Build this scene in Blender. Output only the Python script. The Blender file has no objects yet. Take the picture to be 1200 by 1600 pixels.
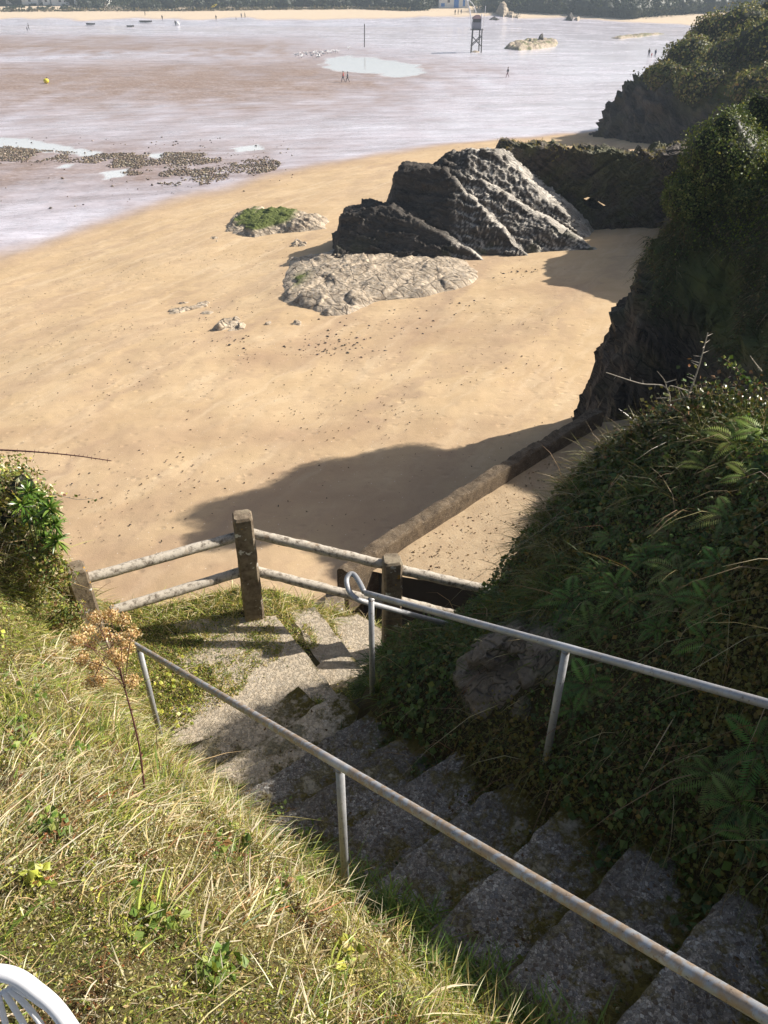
import bpy, math, numpy as np
from mathutils import Vector, Matrix

# ------------------------------------------------------------------ camera, world, sun, exposure
SC = bpy.context.scene
F = 1230.0
PITCH = math.radians(34.6)
CF, SF = math.cos(PITCH), math.sin(PITCH)
cam_d = bpy.data.cameras.new('camera')
cam = bpy.data.objects.new('camera', cam_d)
SC.collection.objects.link(cam)
cam.location = (0, 0, 0)
cam.rotation_euler = (math.pi/2 - PITCH, 0, 0)
cam_d.sensor_fit = 'VERTICAL'; cam_d.sensor_height = 32.0; cam_d.sensor_width = 24.0
cam_d.lens = F*32.0/1600.0
cam_d.clip_start = 0.05; cam_d.clip_end = 6000
cam_d.dof.use_dof = False
SC.camera = cam

SUN_EL, SUN_AZ = math.radians(35), math.radians(17)      # azimuth measured from +x towards +y
SDIR = Vector((math.cos(SUN_EL)*math.cos(SUN_AZ), math.cos(SUN_EL)*math.sin(SUN_AZ), math.sin(SUN_EL)))
W = bpy.data.worlds.new("World"); SC.world = W; W.use_nodes = True
wn = W.node_tree.nodes; wl = W.node_tree.links
bg = wn['Background']
sky = wn.new('ShaderNodeTexSky'); sky.sky_type = 'NISHITA'; sky.sun_disc = False
sky.sun_elevation = SUN_EL; sky.sun_rotation = math.pi/2 - SUN_AZ
sky.air_density = 1.0; sky.dust_density = 3.5; sky.ozone_density = 1.0
wl.new(sky.outputs[0], bg.inputs[0]); bg.inputs[1].default_value = 0.062
sd = bpy.data.lights.new('sun', 'SUN'); sd.energy = 5.0; sd.angle = math.radians(0.5); sd.color = (1.0, .93, .82)
so = bpy.data.objects.new('sun', sd); SC.collection.objects.link(so)
so.rotation_euler = SDIR.to_track_quat('Z', 'Y').to_euler(); so.location = (30, 10, 30)
SC.view_settings.view_transform = 'Standard'; SC.view_settings.look = 'None'
SC.view_settings.gamma = 1.0; SC.view_settings.exposure = 0.7
SC.view_settings.use_curve_mapping = False
SC.cycles.max_bounces = 6; SC.cycles.diffuse_bounces = 3; SC.cycles.transparent_max_bounces = 8
SC.cycles.volume_bounces = 0; SC.cycles.use_denoising = True
SC.cycles.sample_clamp_indirect = 6.0

COL = SC.collection
rng = np.random.default_rng(11)

# ------------------------------------------------------------------ maths helpers
def P(px, py, Z):
    x = (px-600)/F*Z; u = (800-py)/F*Z
    return np.array([x, CF*Z+SF*u, -SF*Z+CF*u])
def PY(px, py, y):                       # point seen at a pixel, at world distance y
    u = (800-py)/F
    return P(px, py, y/(CF+SF*u))
def sstep(a, b, x):
    t = np.clip((x-a)/(b-a), 0, 1); return t*t*(3-2*t)
def hsh(ix, iy, iz, seed):
    n = (ix.astype(np.int64)*374761393 + iy.astype(np.int64)*668265263 + iz.astype(np.int64)*1274126177 + seed*974711) & 0xffffffff
    n = ((n ^ (n >> 13))*1274126177) & 0xffffffff
    n = ((n ^ (n >> 16))*2246822519) & 0xffffffff
    n = n ^ (n >> 15)
    return (n & 0xffffff)/float(0xffffff)
def vn(p, seed=0):
    i = np.floor(p); f = p-i; f = f*f*f*(f*(f*6-15)+10); i = i.astype(np.int64)
    r = 0
    for a in (0, 1):
        wx = f[:, 0] if a else 1-f[:, 0]
        for b in (0, 1):
            wy = f[:, 1] if b else 1-f[:, 1]
            for c in (0, 1):
                wz = f[:, 2] if c else 1-f[:, 2]
                r = r + wx*wy*wz*hsh(i[:, 0]+a, i[:, 1]+b, i[:, 2]+c, seed)
    return r*2-1
def fbm(p, oct=4, seed=0, gain=.5, ridged=False):
    p = np.asarray(p, float); r = 0; a = 1.0; q = p.copy(); tot = 0
    for o in range(oct):
        v = vn(q, seed+o*17)
        if ridged: v = 1-2*np.abs(v)
        r = r+a*v; tot += a; a *= gain; q = q*2.03+13.7
    return r/tot
def cell(p, seed=0):                      # F1 distance, cell id value
    i = np.floor(p-.5).astype(np.int64); best = np.full(len(p), 9.0); val = np.zeros(len(p)); off = np.zeros((len(p), 3))
    for a in (0, 1):
        for b in (0, 1):
            for c in (0, 1):
                j = i+np.array([a, b, c])
                q = j+np.stack([hsh(j[:, 0], j[:, 1], j[:, 2], seed+k) for k in (1, 2, 3)], 1)
                d = ((q-p)**2).sum(1); m = d < best
                best[m] = d[m]; val[m] = hsh(j[:, 0], j[:, 1], j[:, 2], seed+9)[m]; off[m] = (p-q)[m]
    return np.sqrt(best), val, off
def p3(x, y, z=0.0): return np.stack([x, y, np.zeros_like(x)+z], 1)
def polydist(x, y, poly, closed=False):
    """signed-free distance to a polyline, plus side (+ left of travel)"""
    pts = np.array(poly, float); n = len(pts); best = np.full(x.shape, 1e9); side = np.ones(x.shape)
    for k in range(n if closed else n-1):
        a = pts[k]; b = pts[(k+1) % n]; d = b-a; L = (d**2).sum()
        t = np.clip(((x-a[0])*d[0]+(y-a[1])*d[1])/L, 0, 1)
        qx = a[0]+t*d[0]; qy = a[1]+t*d[1]
        dist = np.hypot(x-qx, y-qy); m = dist < best-1e-9
        best[m] = dist[m]; side[m] = np.sign(d[0]*(y-a[1])-d[1]*(x-a[0]))[m]
    return best, side
def inpoly(x, y, poly):
    pts = np.array(poly, float); n = len(pts); ins = np.zeros(x.shape, bool)
    for k in range(n):
        x1, y1 = pts[k]; x2, y2 = pts[(k+1) % n]
        c = ((y1 > y) != (y2 > y)) & (x < (x2-x1)*(y-y1)/((y2-y1) if y2 != y1 else 1e-9)+x1)
        ins ^= c
    return ins

# ------------------------------------------------------------------ object helpers
def tag(o, label=None, cat=None, group=None, kind=None):
    if label: o['label'] = label
    if cat: o['category'] = cat
    if group: o['group'] = group
    if kind: o['kind'] = kind
    return o
def link(o, parent=None):
    COL.objects.link(o)
    if parent is not None: o.parent = parent
    return o
def empty(name, loc=(0, 0, 0)):
    o = bpy.data.objects.new(name, None); o.location = loc; o.empty_display_size = .1
    return link(o)
def mesh(name, V, Fs, mat=None, parent=None, smooth=False, col=None, attrs=None, loc=None):
    V = np.asarray(V, np.float32)
    me = bpy.data.meshes.new(name)
    if loc is not None: V = V-np.asarray(loc, np.float32)
    if isinstance(Fs, np.ndarray):
        k = Fs.shape[1]; nf = len(Fs)
        me.vertices.add(len(V)); me.vertices.foreach_set('co', V.ravel())
        me.loops.add(nf*k); me.loops.foreach_set('vertex_index', Fs.astype(np.int32).ravel())
        me.polygons.add(nf); me.polygons.foreach_set('loop_start', np.arange(0, nf*k, k, dtype=np.int32))
        me.update(calc_edges=True)
    else:
        me.from_pydata([tuple(map(float, v)) for v in V], [], [tuple(int(i) for i in f) for f in Fs]); me.update()
    if smooth is not False:
        me.polygons.foreach_set('use_smooth', np.ones(len(me.polygons), bool))
    if col is not None:
        c = np.ones((len(V), 4), np.float32); c[:, :3] = col
        a = me.color_attributes.new('Col', 'FLOAT_COLOR', 'POINT'); a.data.foreach_set('color', c.ravel())
    if attrs:
        for k_, v_ in attrs.items():
            a = me.attributes.new(k_, 'FLOAT', 'POINT'); a.data.foreach_set('value', np.asarray(v_, np.float32))
    if mat is not None: me.materials.append(mat)
    o = bpy.data.objects.new(name, me)
    if loc is not None: o.location = tuple(float(v) for v in loc)
    if parent is not None and parent.location.length > 0 and loc is None:
        me.transform(Matrix.Translation(-parent.location))
    return link(o, parent)
def gridf(nu, nv):
    i = np.arange(nu-1)[:, None]*nv+np.arange(nv-1)[None, :]
    i = i.ravel(); return np.stack([i, i+nv, i+nv+1, i+1], 1)
def sheet(xs, ys, zf):
    X, Y = np.meshgrid(xs, ys, indexing='ij'); x = X.ravel(); y = Y.ravel()
    return np.stack([x, y, zf(x, y)], 1), gridf(len(xs), len(ys))
def gnorm(V, nu, nv):
    G = V.reshape(nu, nv, 3); du = np.gradient(G, axis=0); dv = np.gradient(G, axis=1)
    n = np.cross(du, dv); n /= np.linalg.norm(n, axis=2, keepdims=True)+1e-9
    return n.reshape(-1, 3)
class MB:                                  # mesh builder for hard things
    def __init__(s): s.v = []; s.f = []; s.n = 0
    def add(s, V, Fc):
        s.v += [np.asarray(v, float) for v in V]; s.f += [tuple(i+s.n for i in f) for f in Fc]; s.n += len(V)
    def box(s, c, size, rz=0.0, taper=1.0, bev=0.0):
        sx, sy, sz = [k/2 for k in size]; cr, sr = math.cos(rz), math.sin(rz)
        def ring(z, k, kb):
            pts = []
            b = bev if kb else 0
            for x, y in ((-sx+b, -sy), (sx-b, -sy), (sx, -sy+b), (sx, sy-b), (sx-b, sy), (-sx+b, sy), (-sx, sy-b), (-sx, -sy+b)) if b else ((-sx, -sy), (sx, -sy), (sx, sy), (-sx, sy)):
                x *= k; y *= k
                pts.append((c[0]+x*cr-y*sr, c[1]+x*sr+y*cr, c[2]+z))
            return pts
        if bev:
            rs = [ring(-sz, 1, 1), ring(sz-bev, taper, 1), ring(sz, taper*(1-bev/max(sx, sy)), 1)]
        else: rs = [ring(-sz, 1, 0), ring(sz, taper, 0)]
        n = len(rs[0]); V = sum(rs, []); Fc = [tuple(range(n))[::-1], tuple(range(n*(len(rs)-1), n*len(rs)))]
        for r in range(len(rs)-1):
            for i in range(n): Fc.append((r*n+i, r*n+(i+1) % n, (r+1)*n+(i+1) % n, (r+1)*n+i))
        s.add(V, Fc)
    def tube(s, pts, rad, seg=12, cap=True):
        pts = [np.asarray(p, float) for p in pts]; n = len(pts)
        rad = [rad]*n if np.isscalar(rad) else rad
        T = []
        for i in range(n):
            t = pts[min(i+1, n-1)]-pts[max(i-1, 0)]; T.append(t/(np.linalg.norm(t)+1e-12))
        up = np.array([0, 0, 1.0]) if abs(T[0][2]) < .9 else np.array([1.0, 0, 0])
        a = np.cross(T[0], up); a /= np.linalg.norm(a); V = []
        for i in range(n):
            a = a-T[i]*a.dot(T[i]); a /= np.linalg.norm(a); b = np.cross(T[i], a)
            for k in range(seg):
                th = 2*math.pi*k/seg; V.append(pts[i]+rad[i]*(math.cos(th)*a+math.sin(th)*b))
        Fc = []
        for i in range(n-1):
            for k in range(seg): Fc.append((i*seg+k, i*seg+(k+1) % seg, (i+1)*seg+(k+1) % seg, (i+1)*seg+k))
        if cap: Fc += [tuple(range(seg))[::-1], tuple(range((n-1)*seg, n*seg))]
        s.add(V, Fc)
    def build(s, name, mat, parent=None, smooth=False, loc=None):
        return mesh(name, np.array(s.v), s.f, mat, parent, smooth, loc=loc)
def bez(pts, n=8):                         # Catmull-Rom through points
    pts = [np.asarray(p, float) for p in pts]; q = [2*pts[0]-pts[1]]+pts+[2*pts[-1]-pts[-2]]; out = []
    for i in range(1, len(q)-2):
        for k in range(n):
            t = k/n; out.append(.5*((2*q[i])+(-q[i-1]+q[i+1])*t+(2*q[i-1]-5*q[i]+4*q[i+1]-q[i+2])*t*t+(-q[i-1]+3*q[i]-3*q[i+1]+q[i+2])*t**3))
    out.append(pts[-1]); return out

# ------------------------------------------------------------------ node helper
class NT:
    def __init__(s, name):
        s.m = bpy.data.materials.new(name); s.m.use_nodes = True; s.t = s.m.node_tree; s.n = s.t.nodes
        s.b = s.n['Principled BSDF']; s.out = s.n['Material Output']
        s.tc = s.n.new('ShaderNodeTexCoord')
    def new(s, typ, **kw):
        nd = s.n.new(typ)
        for k, v in kw.items(): setattr(nd, k, v)
        return nd
    def L(s, a, b): s.t.links.new(a, b)
    def setin(s, sock, v):
        if hasattr(v, 'is_output') or isinstance(v, bpy.types.NodeSocket): s.L(v, sock)
        else:
            if isinstance(v, tuple) and len(v) == 3 and sock.type == 'RGBA': v = (*v, 1)
            elif sock.type == 'RGBA' and np.isscalar(v): v = (v, v, v, 1)
            sock.default_value = v
    def pos(s, scale=(1, 1, 1), rot=(0, 0, 0), obj=False):
        mp = s.new('ShaderNodeMapping'); mp.inputs['Scale'].default_value = scale; mp.inputs['Rotation'].default_value = rot
        if obj: s.L(s.tc.outputs['Object'], mp.inputs[0])
        else:
            g = s.new('ShaderNodeNewGeometry'); s.L(g.outputs['Position'], mp.inputs[0])
        return mp.outputs[0]
    def bed(s, bn, k=(.35, .5, 3.2)):
        w = np.array(bn, float); w /= np.linalg.norm(w); u = np.cross(w, [.3, 1, .2]); u /= np.linalg.norm(u); v = np.cross(w, u)
        g = s.new('ShaderNodeNewGeometry'); cb = s.new('ShaderNodeCombineXYZ')
        wob = s.new('ShaderNodeTexNoise'); wob.inputs['Scale'].default_value = .9; wob.inputs['Detail'].default_value = 4; s.L(g.outputs['Position'], wob.inputs['Vector'])
        for i, (ax, kk) in enumerate(zip((u, v, w), k)):
            d = s.new('ShaderNodeVectorMath', operation='DOT_PRODUCT'); s.L(g.outputs['Position'], d.inputs[0]); d.inputs[1].default_value = tuple(float(c)*kk for c in ax)
            s.L(s.math('ADD', d.outputs['Value'], s.math('MULTIPLY', wob.outputs['Fac'], 1.6 if i == 2 else .5)), cb.inputs[i])
        return cb.outputs[0]
    def noise(s, scale, detail=4, rough=.55, vec=None, dist=0.0):
        nd = s.new('ShaderNodeTexNoise'); nd.inputs['Scale'].default_value = scale; nd.inputs['Detail'].default_value = detail
        nd.inputs['Roughness'].default_value = rough; nd.inputs['Distortion'].default_value = dist
        s.L(vec if vec is not None else s.pos(), nd.inputs['Vector']); return nd.outputs['Fac']
    def voro(s, scale, vec=None, out='Distance', feature='F1', rnd=1.0):
        nd = s.new('ShaderNodeTexVoronoi', feature=feature); nd.inputs['Scale'].default_value = scale; nd.inputs['Randomness'].default_value = rnd
        s.L(vec if vec is not None else s.pos(), nd.inputs['Vector']); return nd.outputs[out]
    def ramp(s, fac, stops, interp='LINEAR'):
        nd = s.new('ShaderNodeValToRGB'); s.L(fac, nd.inputs[0]); cr = nd.color_ramp; cr.interpolation = interp
        while len(cr.elements) < len(stops): cr.elements.new(.5)
        for e, (p, c) in zip(cr.elements, stops):
            e.position = p; e.color = (c, c, c, 1) if np.isscalar(c) else (*c, 1)
        return nd.outputs[0]
    def mix(s, f, a, b, mode='MIX'):
        nd = s.new('ShaderNodeMix', data_type='RGBA', blend_type=mode)
        s.setin(nd.inputs[0], f); s.setin(nd.inputs[6], a); s.setin(nd.inputs[7], b); return nd.outputs[2]
    def math(s, op, a, b=0.0, clamp=False):
        nd = s.new('ShaderNodeMath', operation=op, use_clamp=clamp); s.setin(nd.inputs[0], a); s.setin(nd.inputs[1], b); return nd.outputs[0]
    def mr(s, v, a, b, c=0.0, d=1.0):
        nd = s.new('ShaderNodeMapRange'); s.L(v, nd.inputs[0])
        for i, k in enumerate((a, b, c, d)): nd.inputs[i+1].default_value = k
        return nd.outputs[0]
    def attr(s, name, out='Fac'):
        nd = s.new('ShaderNodeAttribute'); nd.attribute_name = name; return nd.outputs[out]
    def bump(s, h, strength=.5, dist=.02, nrm=None):
        nd = s.new('ShaderNodeBump'); nd.inputs['Strength'].default_value = strength; nd.inputs['Distance'].default_value = dist
        s.L(h, nd.inputs['Height'])
        if nrm is not None: s.L(nrm, nd.inputs['Normal'])
        return nd.outputs[0]
    def fin(s, color=None, rough=None, normal=None, metal=None, spec=None):
        b = s.b
        if color is not None: s.setin(b.inputs['Base Color'], color)
        if rough is not None: s.setin(b.inputs['Roughness'], rough)
        if normal is not None: s.L(normal, b.inputs['Normal'])
        if metal is not None: s.setin(b.inputs['Metallic'], metal)
        if spec is not None: s.setin(b.inputs['Specular IOR Level'], spec)
        return s.m
MAT = {}
def plain(name, color, rough=.7, metal=0.0, var=.25, scale=8.0, bump=.2):
    if name in MAT: return MAT[name]
    t = NT(name); n = t.noise(scale, 4)
    c = t.mix(n, tuple(k*(1-var) for k in color), tuple(min(1, k*(1+var)) for k in color))
    MAT[name] = t.fin(c, rough, t.bump(n, bump, .01), metal); return MAT[name]

def m_leaf(name, rough=.5, trans=.3, spec=.4, hue=None):
    t = NT(name); c = t.attr('Col', 'Color')
    t.fin(c, rough, spec=spec)
    tr = t.new('ShaderNodeBsdfTranslucent'); t.L(t.mix(1.0, c, (1.0, .95, .45), 'MULTIPLY'), tr.inputs[0])
    mx = t.new('ShaderNodeMixShader'); mx.inputs[0].default_value = trans
    t.L(t.b.outputs[0], mx.inputs[1]); t.L(tr.outputs[0], mx.inputs[2]); t.L(mx.outputs[0], t.out.inputs[0])
    return t.m
LEAF = m_leaf('foliage'); GRASSM = m_leaf('grass_blades', .5, .38, .3); SHINY = m_leaf('glossy_leaves', .28, .15, .6)
DRYM = m_leaf('dry_plant', .7, .3, .2)

def bake_mods(o):
    """evaluate an object's modifiers in a scratch scene holding only it, return the new mesh"""
    ts = bpy.data.scenes.new('scratch')
    objs = [o]+[m.object for m in o.modifiers if getattr(m, 'object', None)]
    for k in objs:
        for c in list(k.users_collection): c.objects.unlink(k)
        ts.collection.objects.link(k)
    vl = ts.view_layers[0]; vl.update(); me = bpy.data.meshes.new_from_object(o.evaluated_get(vl.depsgraph))
    for k in objs: bpy.data.objects.remove(k)
    bpy.data.scenes.remove(ts); return me

# ------------------------------------------------------------------ terrain functions
DX, DY, NX, NY = .6392, -.7690, .7690, .6392
def sn(x, y): return x*DX+y*DY, x*NX+y*NY
def xy(s, n): return s*DX+n*NX, s*DY+n*NY
LAND = -4.60
def stairz(s): return np.maximum(-2.85+.45*s, LAND)
def qshore(x, y):
    q1 = -.862*(x+22.7)+.506*(y-47); q2 = -.35*(x+2.4)+.937*(y-81.6); k = 6.0
    m = np.maximum(q1, q2); return m+k*np.log(np.exp((q1-m)/k)+np.exp((q2-m)/k))-.5
def beachz(x, y):
    q = qshore(x, y)
    z = np.where(q < 0, -14-.1*q, np.maximum(-17, -14-.05*q))
    z = np.where(q < -35, -10.5-.02*(q+35), z)
    z = z+.25*fbm(p3(x/9, y/9), 2, 5)*np.exp(-np.abs(q+20)/30)
    far = np.clip(y-330+.06*x, 0, 70); z = z+.055*far
    return z
_KS = np.geomspace(1.5, 3000, 500)
def gpt(px, py, zf=beachz):
    d = P(px, py, 1.0); ks = _KS
    for _ in range(3):
        g = d[2]*ks-zf(d[0]*ks, d[1]*ks); k = int(np.argmax(g < 0))
        if k == 0: k = len(ks)-1
        a, b, ga, gb = ks[k-1], ks[k], g[k-1], g[k]; ks = np.linspace(a, b, 12)
    return d*(a+(b-a)*(ga/(ga-gb+1e-12)))

def edge_y(x): return np.interp(x, [-6, -4, -2.8, -2, -1, 0, .2, .5, .8, 1.4, 2.0, 2.74, 3.5, 5, 7, 10], [5.9, 5.5, 5.15, 5.2, 5.6, 5.5, 5.0, 4.45, 4.36, 4.72, 4.68, 4.55, 4.6, 5.4, 7.5, 10])
def nearz(x, y, raw=False):
    s, n = sn(x, y)
    sz = stairz(s)-(.03+.42*np.clip(x+.46+.5*(y-4.0), 0, 1.3))*sstep(-3.15, -3.4, s)*(x > -1.2)
    nl = 1.12+.25*sstep(-4.6, -5.4, s)
    m = np.maximum(nl-n, 0); rl = (1.3-.12*s)*(1-np.exp(-m/.62)) - .035*m*m
    rl = np.maximum(rl, -.5)
    nr = 2.20+np.clip(-2.9-s, 0, 2.2)*.95
    mr_ = np.maximum(n-nr, 0)
    k = np.interp(s, [-4.5, -3, -2, -1.5, 0, 1.5], [.55, .62, .85, 1.1, 1.3, 1.4])
    rr = np.minimum(k*mr_**.85, np.interp(s, [-3, -2.2, -1.5, -.8], [.22, .30, .48, .66])+.52*mr_)
    rr = np.where(s < -1.2, np.minimum(rr, rr*.25+.75*np.interp(s, [-3, -2.2, -1.2], [1.0, 1.5, 2.6])), rr); rr = np.where(rr > 3.6, 3.6+.25*(rr-3.6), rr)
    rr = rr-.38*np.exp(-((x-.6)/.33)**2-((y-4.35)/.5)**2)
    z = sz+rl+rr
    z = np.where((n > nl) & (n < nr) & (s > -3.9), z-.13, z)
    z = z+.42*np.exp(-((x+2.75)/.55)**2-((y-4.3)/.75)**2)
    z = z-.95*sstep(1.95, 3.0, x)*sstep(3.2, 3.95, y)
    bump = .07*fbm(p3(x*1.7, y*1.7), 3, 3)+.03*fbm(p3(x*6, y*6), 2, 4)
    z = z+bump*sstep(0, .25, np.maximum(m, mr_))+.012*fbm(p3(x*5, y*5), 2, 8)
    d = y-edge_y(x)
    drop = np.where(d > 0, 2.6*d+1.2*d*d, 0)
    lf = sstep(.15, .45, x)*sstep(3.9, 4.5, y)*0
    z = z-drop-lf
    # the sea side far to the left also falls away
    dl = np.maximum(-5.5-x, 0); z = z-.6*dl
    return np.maximum(z, -11.5)

OCS, OCN = 2.06, 2.66
foot = [(5.6, 4), (5.9, 9), (6.3, 13), (6.6, 16.1), (5.1, 16.5), (5.05, 18.3), (5.7, 19.8), (8.5, 20.8), (12.5, 22.3), (14.5, 26), (14, 31), (12.4, 34.5), (13, 38.5), (17, 44), (24, 50)]
def cliffz(x, y):
    d, side = polydist(x, y, foot); d = np.where(side > 0, -d, d)      # right of travel = inland
    d = d+.35*fbm(p3(x/1.6, y/1.6), 3, 21)*sstep(0, .4, d)
    h1 = np.interp(d, [-1, 0, .35, .8, 1.4, 2.2, 3.3, 4.4, 6, 9, 14, 30], [-2.5, 0, 3.0, 4.6, 5.6, 6.2, 6.7, 7.0, 7.3, 8.3, 9.6, 12])
    h2 = np.interp(d, [-1, 0, .5, 1.0, 1.8, 3.0, 4.5, 7, 14, 30], [-2.5, 0, 1.1, 2.0, 3.0, 3.9, 4.6, 5.4, 7, 10])
    h1 = h1+1.25*sstep(.9, 2.3, d)*sstep(15.0, 15.9, y)*sstep(19.0, 18.0, y)
    h3 = np.interp(d, [-1, 0, .5, 1.2, 2.5, 4.5, 8, 30], [-2.5, 0, 2.4, 4.0, 5.8, 6.9, 8, 11]); w3 = sstep(28.5, 30.5, y); h2 = h2*(1-w3)+h3*w3
    w = sstep(21.5, 19.5, y)
    return -10.7+h1*w+h2*(1-w)
hfoot = [(60, 130), (34, 104), (21.0, 87), (22.5, 76), (26, 66), (26.5, 57), (30, 50), (40, 46)]
def headz(x, y):
    d, side = polydist(x, y, hfoot); d = np.where(side > 0, d, -d)
    d = d+1.4*fbm(p3(x/6, y/6), 3, 31)
    h = np.interp(d, [-2, 0, 1.0, 3.0, 5, 8, 14, 40, 80], [-2, 0, 2.6, 5.0, 6.2, 7.6, 9.5, 14, 18])
    return -13.9+h

# ------------------------------------------------------------------ setting materials
def mat_beach():
    t = NT('beach_sand')
    wet, film, mud, pool, damp = [t.attr(k) for k in ('wet', 'film', 'mud', 'pool', 'damp')]
    g = t.pos()
    n1 = t.noise(.35, 5, .6); n2 = t.noise(3.0, 5, .65); n3 = t.noise(40, 3, .6)
    streak = t.noise(1.0, 5, .6, t.pos((.25, 1.1, 1), (0, 0, math.radians(-30))))
    dry = t.mix(t.ramp(n1, [(.3, 0), (.7, 1)]), (.50, .354, .20), (.60, .445, .275))
    dry = t.mix(t.math('MULTIPLY', t.ramp(streak, [(.45, 0), (.7, 1)]), .35), dry, (.38, .25, .145))
    sk = t.noise(1.0, 5, .62, t.bed((.862, -.506, 0), (.1, .10, .55))); dry = t.mix(t.math('MULTIPLY', t.ramp(sk, [(.48, 0), (.68, 1)]), .75), dry, (.37, .255, .175))
    sk2 = t.noise(1.0, 5, .6, t.bed((.862, -.506, 0), (.3, .25, 1.6))); dry = t.mix(t.math('MULTIPLY', t.ramp(sk2, [(.52, 0), (.66, 1)]), .45), dry, (.66, .52, .35))
    dry = t.mix(t.math('MULTIPLY', t.ramp(damp, [(0, 0), (1, 1)]), .8), dry, (.36, .235, .15))
    dry = t.mix(t.math('MULTIPLY', n3, .25), dry, (.74, .56, .36))
    dm = t.noise(1.4, 5, .65, t.pos((1, 1, 1)))
    dry = t.mix(t.math('MULTIPLY', t.ramp(dm, [(.56, 0), (.68, 1)]), .35), dry, (.38, .26, .17))
    # shell specks and dark weed crumbs
    vc = t.voro(9, out='Distance'); vid = t.voro(9, out='Color')
    sel = t.math('LESS_THAN', vc, .09); pick = t.math('GREATER_THAN', vid, .72)
    dry = t.mix(t.math('MULTIPLY', sel, pick), dry, (.85, .8, .7))
    vd = t.voro(3.1, t.pos((1, 1.8, 1)), 'Distance'); vdi = t.voro(3.1, t.pos((1, 1.8, 1)), 'Color')
    dry = t.mix(t.math('MULTIPLY', t.math('LESS_THAN', vd, .07), t.math('GREATER_THAN', vdi, .6)), dry, (.12, .08, .05))
    wetc = t.mix(t.ramp(n2, [(.35, 0), (.7, 1)]), (.235, .18, .19), (.32, .255, .265))
    mudc = t.mix(t.ramp(t.noise(2.2, 6, .7), [(.35, 0), (.65, 1)]), (.20, .13, .10), (.33, .225, .17))
    c = t.mix(mud, wetc, mudc)
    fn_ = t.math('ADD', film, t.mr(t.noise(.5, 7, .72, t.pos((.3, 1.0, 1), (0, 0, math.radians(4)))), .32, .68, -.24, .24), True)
    c = t.mix(t.math('MULTIPLY', t.math('POWER', fn_, 1.4), .95), c, (.83, .80, .90))  # water film whitened: sky sheen put into the base colour
    gr = t.noise(3.2, 3, .8, t.pos((.6, 1, 1))); c = t.mix(t.math('MULTIPLY', t.ramp(gr, [(.56, 0), (.66, 1)]), t.math('MULTIPLY', mud, .5)), c, (.85, .80, .82)); c = t.mix(t.math('MULTIPLY', t.ramp(gr, [(.34, 1), (.44, 0)]), .35), c, (.17, .12, .10))
    dry = t.mix(t.math('MULTIPLY', t.attr('fardry'), .75), dry, (.72, .60, .46))
    c = t.mix(wet, dry, c)
    c = t.mix(pool, c, (.80, .82, .85))  # near-white pool base: sky reflection painted into the colour
    # roughness
    rip = t.noise(1.6, 6, .7, t.pos((.5, 1.6, 1), (0, 0, math.radians(-8))))
    patch = t.noise(.22, 6, .65, t.pos((.35, 1.2, 1), (0, 0, math.radians(4))))
    fl = t.math('ADD', film, t.mr(patch, .3, .7, -.3, .3))
    fl = t.math('ADD', fl, t.mr(rip, .3, .7, -.35, .35), True)
    rwet = t.mr(fl, 0, 1, .62, .13)
    r = t.mix(wet, .92, rwet); r = t.mix(pool, r, .06)
    hb = t.mix(wet, t.mix(.5, n3, t.noise(14, 5, .6)), rip)
    b0_ = t.bump(t.math('MULTIPLY', t.ramp(t.voro(1.9, t.pos((1, 1.25, 1))), [(.0, 0), (.26, 1)]), t.mr(t.noise(.5, 3), .4, .6, .2, 1)), .5, .05)
    b1 = t.bump(hb, .35, .03, b0_)
    nrm = t.new('ShaderNodeMix', data_type='VECTOR'); t.L(t.math('ADD', pool, t.math('MULTIPLY', t.math('MULTIPLY', film, wet), .75), True), nrm.inputs[0])
    gg = t.new('ShaderNodeNewGeometry'); t.L(b1, nrm.inputs[4]); t.L(gg.outputs['Normal'], nrm.inputs[5])
    t.fin(c, r, nrm.outputs[1], spec=t.mr(wet, 0, 1, .25, .62))
    return t.m
def mat_rock(name, dark, light, pale=0.0, scale=1.0, rot=(.5, .5, .4), moss=0.0, stretch=(1, 1, 5), bn=None):
    t = NT(name)
    v = t.bed(bn, (.9, .9, 1.9) if name == 'pale_schist' else (.35, .5, 3.2)) if bn else t.pos(stretch, rot)
    n = t.noise(1.3*scale, 7, .68, v, .6); n2 = t.noise(6*scale, 6, .7, v); n3 = t.noise(22*scale, 4, .7)
    c = t.mix(t.ramp(n, [(.36, 0), (.62, 1)]), dark, light)
    c = t.mix(t.math('MULTIPLY', t.ramp(n2, [(.5, 0), (.72, 1)]), .55), c, tuple(min(.6, k*1.7+.03) for k in light))
    c = t.mix(t.math('MULTIPLY', t.ramp(t.noise(4*scale, 5, .7), [(.62, 0), (.72, 1)]), .5), c, (.30, .19, .09))
    c = t.mix(t.math('MULTIPLY', t.ramp(n3, [(.66, 0), (.72, 1)]), .8), c, (.55, .53, .48))
    crk = t.ramp(t.voro(1.6*scale if name != 'pale_schist' else 1.1, v, feature='DISTANCE_TO_EDGE'), [(0, 0), (.05, 1)])
    c = t.mix(t.math('MULTIPLY', t.math('SUBTRACT', 1.0, crk), .7), c, tuple(k*.35 for k in dark))
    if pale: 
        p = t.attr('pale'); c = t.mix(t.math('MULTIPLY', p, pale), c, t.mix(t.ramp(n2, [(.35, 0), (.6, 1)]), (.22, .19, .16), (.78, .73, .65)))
    if moss:
        p = t.attr('moss'); c = t.mix(p, c, t.mix(n2, (.05, .07, .015), (.16, .19, .04)))
    h = t.mix(.35, n2, n3); h = t.mix(.35, h, crk); h = t.mix(.35, h, n)
    return t.fin(c, t.mr(n2, .3, .7, .55, .85), t.bump(h, 1.0, .12/scale), spec=.35)
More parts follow.
